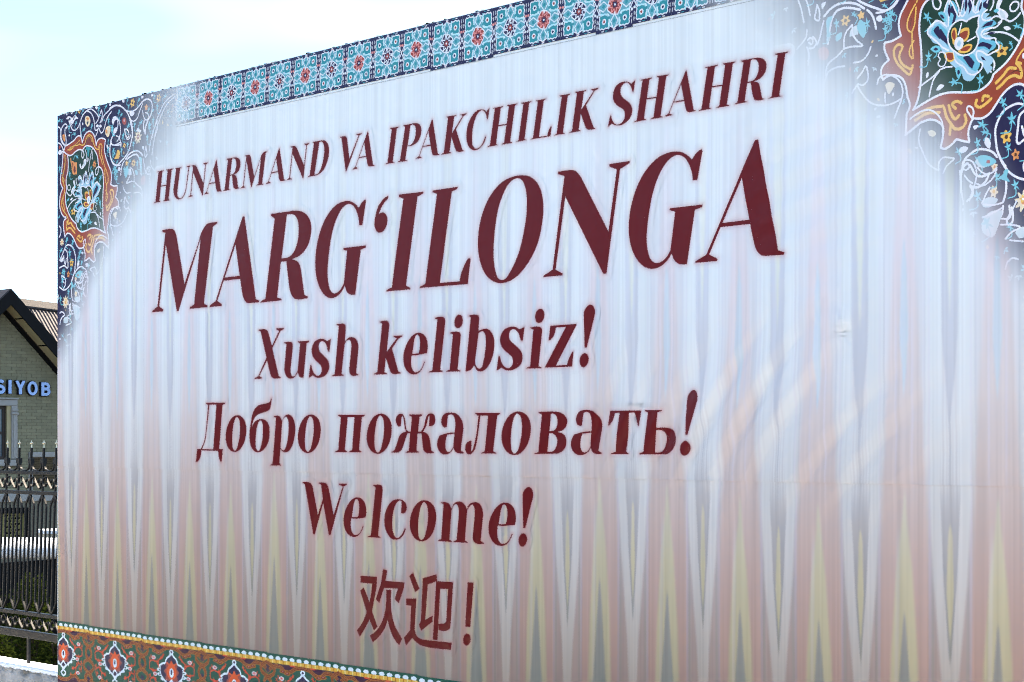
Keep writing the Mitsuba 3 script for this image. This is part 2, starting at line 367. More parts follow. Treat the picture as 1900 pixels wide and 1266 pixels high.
GLYPHS = {
    'M': (0.85, 2.22, ['170,755 177,762 212,763 317,762* 358,752* 386,726* 406,686 532,255 752,598 805,692* 839,726* 885,756* 964,764* 1042,763 1053,757 1042,747 983,729 843,68 858,56 901,43 895,28 618,29 620,43 688,65 789,637 434,18 406,19 230,627 118,76 184,46 180,28 0,30 4,42 90,78 222,735 177,744']),
    'A': (4.13, 2.23, ['504,754 529,754 533,744 697,38 747,22 743,7 600,9 567,14* 533,36* 508,74* 496,110 468,223 219,223 123,53 193,21 189,6 2,6 5,18 98,54', '397,524 460,251 236,249']),
    'R': (1.69, 2.23, ['163,732 169,742 426,741 485,741* 544,735* 614,717* 677,680* 712,635* 727,579* 718,517* 689,453* 637,401* 567,364* 462,341 509,329* 556,302* 579,261* 590,219 631,36 677,21 675,7 520,7* 485,18* 456,41* 432,81 420,117 379,330 305,331 250,38 311,20 308,9 15,6 20,17 84,36 218,699 166,725', '389,716 450,715* 497,703* 532,668* 550,621* 552,558* 542,496* 509,428* 462,382* 391,357 314,359']),
    'G': (2.08, 2.22, ['654,764 659,748 616,567 576,567 568,615* 541,678* 497,729* 443,749* 377,733* 310,678* 260,607* 221,521* 190,407* 171,298* 165,202* 176,132* 204,72* 249,46* 299,53* 343,78* 379,120 421,376 371,388 374,402 662,401 657,384 595,371 526,20 497,20* 453,27* 415,53* 390,99 366,70* 321,35* 266,14* 204,10* 131,35* 69,90* 24,166* 1,261* 4,372* 24,460* 63,554* 120,639* 199,712* 288,759* 366,774* 443,772* 497,755* 541,729* 568,706 605,743* 638,760*']),
    'ap': (2.46, 2.46, ['169,286 176,276 173,266 134,243* 92,204* 60,153 87,164* 113,163* 145,146* 165,111* 162,71* 139,33* 108,13* 71,7* 39,18* 13,50* 5,91* 13,131* 29,173* 50,214* 87,248* 124,273*']),
    'I': (2.53, 2.23, ['164,737 167,745 458,738 453,726 385,706 256,33 310,13 305,2 15,3 20,14 84,30 217,709 164,724']),
    'L': (2.73, 2.23, ['159,725 162,737 450,737 445,722 382,707 253,30 476,29 490,77* 514,123* 547,169* 571,194 599,192 568,3 18,6 22,16 85,35 213,707']),
    'O': (3.06, 2.22, ['490,772* 568,754* 636,710* 684,642* 705,563* 708,490* 694,397* 660,287* 607,197* 539,121* 450,53* 351,15* 251,9* 170,33* 99,85* 48,168* 22,260* 19,343* 32,439* 68,539* 119,621* 191,693* 281,746* 381,770*', '446,755* 490,732* 519,682* 536,619* 539,545* 529,452* 505,353* 470,247* 421,156* 361,79* 321,40* 281,29* 241,45* 211,95* 193,172* 189,261* 196,357* 213,465* 241,565* 281,643* 331,710* 391,748*']),
    'N': (3.41, 2.22, ['154,748 157,759 240,760 287,757* 324,749* 356,727* 384,698 651,297 729,715 658,742 658,759 851,760 846,745 759,712 633,9 602,9 229,577 134,69 205,37 203,24 11,24 13,34 104,71 220,721 157,742']),
    'S': (3.73, 2.72, ['259,302 244,226 232,227 225,249* 210,275* 194,291* 177,298* 153,292* 131,276* 122,253* 123,232* 136,207* 167,182* 201,159* 222,135* 232,110* 229,82* 217,59* 196,39* 167,24* 134,14* 100,14* 71,20* 40,34 10,17 3,19 26,94 32,91 40,68* 54,45* 76,26* 95,21* 119,24* 146,39* 160,60* 163,84* 158,105* 136,125* 100,146* 71,169* 54,195* 51,224* 59,258* 78,285* 105,300* 139,307* 172,305* 201,296* 222,283 255,301']),
    'H': (3.85, 2.72, ['67,298 175,299 173,293 150,288 127,166 214,164 236,288 217,296 219,301 327,298 325,293 302,288 251,30 271,24 269,19 161,19 163,24 187,31 210,156 124,157 100,30 118,25 116,20 9,19 12,24 34,30 86,292 69,293']),
    'U': (1.02, 2.72, ['51,295 54,300 152,297 149,292 127,287 83,99 79,64* 92,38* 123,23* 163,32* 198,68* 216,100 260,285 234,293 232,298 297,298 295,294 273,284 226,102 207,62* 172,28* 127,15* 83,19* 42,43* 20,80* 18,115 63,289']),
    'D': (2.02, 2.72, ['83,295 86,299 173,297 214,297* 255,287* 285,260* 302,217* 299,164* 275,109* 235,59* 187,33* 119,19* 91,20 19,19 21,23 43,29 101,288', '173,287 207,286* 228,267* 238,229* 235,171* 214,107* 187,60* 153,32* 108,29']),
    'V': (2.24, 2.72, ['5,294 7,298 68,297 88,287* 98,268 128,109 244,280 216,290 215,295 284,295 283,290 253,278 91,13 80,14 25,288']),
    'P': (2.60, 2.72, ['72,290 73,295 167,295 209,295* 251,285* 276,264* 286,236* 279,198* 257,161* 221,138* 173,126* 118,126 96,24 119,20 118,15 7,17 9,21 32,27 93,281', '156,285 185,286* 206,275* 218,252* 220,224* 212,190* 194,157* 167,136* 124,131']),
    'K': (3.54, 2.72, ['63,297 65,301 175,298 173,292 151,290 126,169 246,283 221,293 220,297 294,298 292,292 256,280 171,193 246,28 263,22 262,18 201,19* 181,25* 166,41 121,139 99,30 119,24 116,19 5,20 8,25 33,30 81,287']),
    'C': (3.00, 2.72, ['257,300 256,293 239,224 229,224 223,248* 206,277* 184,293* 170,296* 142,287* 114,262* 94,230* 77,187* 68,135* 66,90* 71,55* 88,30* 111,20* 139,23* 170,40* 195,71* 209,99 220,96 209,66* 184,38* 150,18* 111,9* 71,15* 37,36* 12,73* 2,116* 6,165* 23,216* 54,258* 94,289* 133,303* 173,302* 201,294* 222,279 237,291* 251,299']),
    'X': (1.65, 1.91, ['60,413 67,419 163,417* 193,405* 210,380 258,276 358,394 320,411 320,420 427,417 423,407 379,394 264,253 354,21 383,8 379,2 274,4* 250,16* 233,42 189,153 77,27 116,12 112,2 7,3 10,9 62,27 180,178 95,403']),
    'u': (1.86, 1.90, ['9,312 13,318 96,318* 123,310* 131,292* 129,263 103,101 104,61* 117,39* 137,31* 166,43* 199,79 232,300 199,312 203,319 361,317 357,308 323,298 280,18 256,18* 223,29* 199,61 170,35* 133,16* 96,13* 55,26* 26,54* 11,91 42,301']),
    's': (2.03, 1.90, ['310,319 290,220 268,221 257,256* 233,291* 205,306* 177,307* 154,291* 146,260* 158,230* 193,203* 241,172* 276,140* 288,101* 276,62* 241,32* 185,14* 130,11* 94,19* 66,34 25,17 12,18 33,120 46,118 62,78* 86,48* 118,30* 146,28* 173,43* 187,70* 181,99* 146,129* 98,157* 62,195* 50,234* 62,275* 94,308* 138,323* 185,327* 221,321* 257,304 300,318']),
    'h': (2.18, 1.90, ['83,431 88,436 175,435* 197,426* 204,404* 202,381 190,293 221,313* 252,324* 286,324* 324,314* 351,289* 365,251* 365,222 336,36 366,26 363,19 275,20* 256,34* 247,65* 252,98 275,242 273,273* 263,297* 244,305* 213,297* 187,267 148,36 179,26 175,19 19,20 23,27 59,36 113,420']),
    'k': (2.46, 1.90, ['71,427 75,432 159,434* 181,425* 191,406* 189,376 161,194 283,293 243,306 243,313 355,313 349,305 305,288 225,215 301,36 331,25 328,20 232,20* 210,30* 196,51 148,143 130,35 163,24 159,18 1,19 4,26 42,36 104,415']),
    'e': (2.64, 1.90, ['281,166 291,197* 291,233* 278,275* 250,305* 212,321* 173,324* 130,315* 88,291* 45,247* 13,193* 1,143* 6,97* 31,50* 66,22* 109,9* 152,9* 194,23* 229,54* 250,85* 258,99 247,100 229,67* 201,39* 166,25* 137,25* 113,43* 96,80* 94,117* 99,154 159,154* 222,160*', '109,166 123,226* 137,280* 155,307* 169,311* 187,301* 200,269* 201,228* 194,191* 183,169 152,166*']),
    'l': (2.79, 1.90, ['74,425 77,431 158,434* 182,426* 193,405* 192,379 134,35 163,25 160,18 2,19 6,24 44,35 104,414']),
    'i': (2.89, 1.90, ['46,307 50,312 134,314* 158,306* 168,291* 166,264 131,31 161,24 160,17 2,18 5,24 43,34 79,296', '158,440* 184,425* 193,396* 181,361* 154,342* 131,340* 107,353* 97,383* 106,414* 127,435*']),
    'b': (2.99, 1.90, ['54,425 58,429 140,431* 161,424* 172,409* 170,376 165,312 195,318* 237,323* 278,315* 313,285* 333,242* 335,195* 323,135* 292,75* 250,32* 201,12* 159,13* 135,28* 114,59 102,44* 81,27* 54,18* 21,16 20,22 80,414', '165,291 188,304* 209,306* 229,291* 242,260* 244,213* 233,147* 216,82* 195,40* 173,31* 152,37* 132,57* 124,86']),
    'z': (3.42, 1.90, ['60,315 322,316 319,305 115,32 227,32 236,60* 252,86* 278,123 290,123 278,19 4,19 7,28 217,300 116,300 108,267* 92,238* 56,211 42,213']),
    '!': (3.59, 1.90, ['82,147 60,148 53,379 54,393* 73,423* 101,441* 122,443* 147,430* 161,405* 161,374* 153,348', '65,109* 88,98* 101,71* 91,40* 73,19* 48,11* 26,20* 12,47* 16,78* 35,100*']),
    'Dc': (1.20, 1.55, ['171,524 176,532 473,529 465,518 428,509 379,127 434,127 417,17 399,16 377,54* 363,111 103,115 92,65* 64,27* 35,11 18,13 39,126 95,126 137,180* 160,231* 171,275 208,513', '227,514 335,514 288,125 115,126 148,174* 171,224* 182,275']),
    'o': (1.43, 1.60, ['189,318* 254,306* 302,272* 326,216* 323,155* 296,87* 248,34* 189,7* 135,4* 81,21* 37,62* 18,118* 26,187* 59,249* 114,298*', '184,304* 216,285* 232,235* 230,161* 211,87* 184,31* 155,13* 130,27* 116,74* 116,136* 127,205* 151,273*']),
    'bc': (1.61, 1.60, ['324,456 336,456 332,427* 322,390* 308,363* 262,346* 189,332* 126,317* 90,295* 66,259* 48,219 84,256* 137,278* 194,282* 251,270* 293,233* 306,178* 298,117* 262,56* 205,17* 137,2* 79,13* 32,56* 13,118* 16,179* 30,234* 48,302* 79,357* 137,396* 220,410* 282,418* 313,427', '179,271* 203,246* 210,191* 205,123* 184,62* 158,20* 137,12* 116,25* 103,81* 108,148* 126,222* 153,261*']),
    'rc': (1.76, 1.54, ['65,419 70,426 121,428* 157,418* 182,385 212,421* 253,437* 298,432* 338,405* 363,351* 366,297* 348,225* 318,171* 273,132* 228,123* 187,132* 157,150 144,32 169,17 165,13 15,11 19,17 49,31 98,413', '182,370 207,409* 238,419* 263,399* 273,351* 270,285* 256,219* 233,165* 205,140* 177,147* 159,162']),
    'pc': (2.21, 1.60, ['40,300 45,307 383,303 379,294 347,285 310,27 342,13 338,9 182,8 185,14 222,27 255,288 167,289 129,27 162,12 157,8 2,9 7,15 45,26 78,288']),
    'zh': (2.56, 1.60, ['128,212 99,211* 77,231* 68,256* 77,284* 99,302* 130,309* 156,301* 173,278* 186,239* 191,205* 199,183* 217,172 247,169 262,281 230,294 232,302 384,301 380,291 353,282 335,168 371,171 401,204* 418,248* 435,286* 460,304* 490,308* 519,298* 534,269* 532,236* 511,217* 481,210* 463,212 469,292 456,281* 444,248* 431,215* 410,187* 393,168 427,160* 456,140* 471,110* 481,66 490,25 517,14 515,7 431,7* 405,19* 390,49 376,154 329,156 316,24 346,13 341,8 186,7 189,13 225,24 241,156 210,158 173,88* 156,54* 130,24* 99,9* 60,7 14,8 16,14 51,26 86,88* 112,138* 143,159* 178,167 192,166 178,194* 169,233* 160,272* 147,292 139,278* 134,245']),
    'ac': (3.55, 1.59, ['114,225 95,223* 70,230* 54,253* 52,276* 63,303* 91,326* 130,333* 176,333* 226,324* 264,299* 292,264* 300,229* 299,194 273,51 308,34 305,29 243,29* 219,36* 201,51* 192,69 169,43* 141,28* 98,19* 63,23* 27,45* 6,78* 6,114* 20,144* 34,162 77,172* 127,180* 204,186 210,224* 210,264* 201,294* 183,315* 162,320* 130,315 125,295', '201,176 120,168 109,144* 100,104* 102,68* 113,46* 130,38* 159,46* 187,76']),
    'lc': (2.99, 1.59, ['124,318 128,325 393,322 388,313 361,303 318,44 351,31 348,25 188,26 192,32 228,42 263,304 181,304 154,169* 136,98* 117,53* 90,28* 60,18* 30,27* 12,58* 18,88* 37,108* 68,118* 83,116 81,78* 75,38 94,53* 109,88* 124,129* 139,179 160,302']),
    'vc': (3.36, 1.60, ['56,298 58,304 233,305* 281,298* 322,276* 343,242* 336,209* 309,180* 247,162 295,151* 329,123* 338,89* 329,56* 298,27* 254,10* 213,7 14,5 16,11 53,18 91,288', '184,291 213,290* 237,277* 248,248* 246,214* 233,188* 209,170 168,167', '164,153 195,152* 223,137* 242,108* 237,70* 220,41* 192,21 142,21']),
    'tc': (3.73, 1.60, ['18,305 310,304 295,201 283,202 267,231* 255,261 251,290 208,290 170,25 199,14 196,9 38,8 41,14 77,25 118,290 73,290 63,262* 46,233* 15,203 3,204']),
    'yc': (3.88, 1.60, ['50,299 53,306 216,304 213,298 178,290 162,186 247,185* 292,171* 321,142* 332,108* 324,70* 298,36* 260,14* 208,9 7,8 9,15 47,26 83,289', '161,172 201,169* 224,152* 235,123* 230,84* 217,50* 195,29* 169,21 136,21']),
    'W': (1.98, 1.26, ['17,434 22,440 87,441* 126,433* 152,408* 165,371 223,175 291,309 266,423 231,435 235,439 301,440* 339,432* 365,401* 377,365 432,181 553,412 503,428 503,435 609,436 603,427 565,412 390,17 369,16 294,275 182,16 160,17 50,422']),
    'c': (2.51, 1.26, ['276,103 263,69* 228,35* 190,16* 151,11* 104,18* 57,51* 26,100* 16,150* 26,210* 57,265* 104,306* 159,324* 213,326* 259,312* 286,286* 290,254* 275,229* 244,217* 221,220 228,309 213,316* 182,308* 151,278* 128,227* 114,163* 114,108* 128,59* 151,32* 182,26* 213,42* 244,73* 265,103']),
    'm': (2.83, 1.26, ['48,309 51,314 105,317* 143,306* 171,271 198,308* 236,324* 275,325* 317,306* 343,273 366,304* 404,321* 442,325* 487,312* 513,278* 523,243* 517,192 496,41 532,26 528,20 442,21* 415,38* 408,68 430,220 430,265* 419,295* 404,306* 378,294* 347,263 322,37 351,25 349,20 192,20 194,25 229,38 255,235 252,271* 240,296* 225,306* 198,295* 171,256 147,35 176,26 173,19 18,22 20,27 54,39 81,302']),
    'huan': (2.34, 0.85, ['58,529 265,532 262,475* 249,411* 226,336* 204,266* 176,202* 140,148* 48,44 12,93 81,161* 131,239* 163,309* 190,391* 204,474 58,475', '53,411 99,440 167,332* 204,255* 271,140 226,108 167,195* 126,267*', '340,598 392,586 370,506 599,506 595,465 533,341 482,369 520,453 352,449 294,329 249,355 312,477', '379,436 441,440 436,355* 445,265* 481,172* 573,69 538,16 489,49* 436,113* 396,200 365,141* 303,74* 213,13 176,62 267,117* 330,190* 365,271* 379,351*']),
    'ying': (2.63, 0.86, ['80,538 123,568 200,447 149,417', '41,363 162,370 149,197 149,114* 170,83* 213,66* 298,62 575,64 565,9 273,10* 213,17* 162,37* 114,64 41,0 15,60 88,121 101,311 41,313', '239,530 399,568 407,517 298,486 268,214 357,253 353,206 221,128 194,170 217,202', '395,516 590,519 561,199 549,166* 516,150* 424,146 420,194 491,202 512,223 532,464 441,461 412,71 357,69']),
    '!c': (2.98, 0.88, ['53,488 119,488 81,156 25,155', '45,105* 77,94* 85,62* 73,34* 41,16* 8,29* 2,61* 17,92*']),
}
# text lines: (glyph, scale, dx, dh) moves the glyph from where it was drawn
TEXT = [
    [('H', 1, 0.8636, 2.7206), ('U', 1, 1.0200, 2.7200), ('N', 0.3744, 1.1448, 2.7258), ('A', 0.3744, 1.2715, 2.7295), ('R', 0.3744, 1.4146, 2.7293), ('M', 0.3744, 1.5516, 2.7241), ('A', 0.3744, 1.7346, 2.7287), ('N', 0.3744, 1.8816, 2.7261), ('D', 1, 2.0200, 2.7200), ('V', 1, 2.2400, 2.7200), ('A', 0.3744, 2.3224, 2.7276), ('I', 0.3744, 2.5251, 2.7277), ('P', 1, 2.6000, 2.7200), ('A', 0.3744, 2.7096, 2.7281), ('K', 1, 2.8570, 2.7190), ('C', 1, 3.0000, 2.7200), ('H', 1, 3.1139, 2.7192), ('I', 0.3744, 3.2673, 2.7292), ('L', 0.3744, 3.3431, 2.7284), ('I', 0.3744, 3.4640, 2.7291), ('K', 1, 3.5400, 2.7200), ('S', 1, 3.7300, 2.7200), ('H', 1, 3.8500, 2.7200), ('A', 0.3744, 3.9926, 2.7292), ('H', 1, 4.1395, 2.7205), ('R', 0.3744, 4.2934, 2.7303), ('I', 0.3744, 4.4328, 2.7311)],
    [('M', 1, 0.8500, 2.2200), ('A', 1, 1.3144, 2.2309), ('R', 1, 1.6900, 2.2300), ('G', 1, 2.0800, 2.2200), ('ap', 1, 2.4600, 2.4600), ('I', 1, 2.5300, 2.2300), ('L', 1, 2.7300, 2.2300), ('O', 1, 3.0600, 2.2200), ('N', 1, 3.4100, 2.2200), ('G', 1, 3.8316, 2.2217), ('A', 1, 4.1300, 2.2300)],
    [('X', 1, 1.6500, 1.9100), ('u', 1, 1.8600, 1.9000), ('s', 1, 2.0300, 1.9000), ('h', 1, 2.1800, 1.9000), ('k', 1, 2.4600, 1.9000), ('e', 1, 2.6400, 1.9000), ('l', 1, 2.7900, 1.9000), ('i', 1, 2.8900, 1.9000), ('b', 1, 2.9900, 1.9000), ('s', 1, 3.1631, 1.8994), ('i', 1, 3.3238, 1.8997), ('z', 1, 3.4200, 1.9000), ('!', 1, 3.5900, 1.9000)],
    [('Dc', 1, 1.2000, 1.5500), ('o', 1, 1.4300, 1.6000), ('bc', 1, 1.6100, 1.6000), ('rc', 1, 1.7600, 1.5400), ('o', 1, 1.9531, 1.5978), ('pc', 1, 2.2100, 1.6000), ('o', 1, 2.4059, 1.5968), ('zh', 1, 2.5600, 1.6000), ('ac', 1, 2.8357, 1.5884), ('lc', 1, 2.9900, 1.5900), ('o', 1, 3.1847, 1.5965), ('vc', 1, 3.3600, 1.6000), ('ac', 1, 3.5500, 1.5900), ('tc', 1, 3.7300, 1.6000), ('yc', 1, 3.8800, 1.6000), ('!', 1, 4.0621, 1.5953)],
    [('W', 1, 1.9800, 1.2600), ('e', 1, 2.2602, 1.2629), ('l', 1, 2.4124, 1.2602), ('c', 1, 2.5100, 1.2600), ('o', 1, 2.6645, 1.2640), ('m', 1, 2.8300, 1.2600), ('e', 1, 3.1201, 1.2622), ('!', 1, 3.2746, 1.2620)],
    [('huan', 1, 2.3400, 0.8500), ('ying', 1, 2.6300, 0.8600), ('!c', 1, 2.9800, 0.8800)],
]
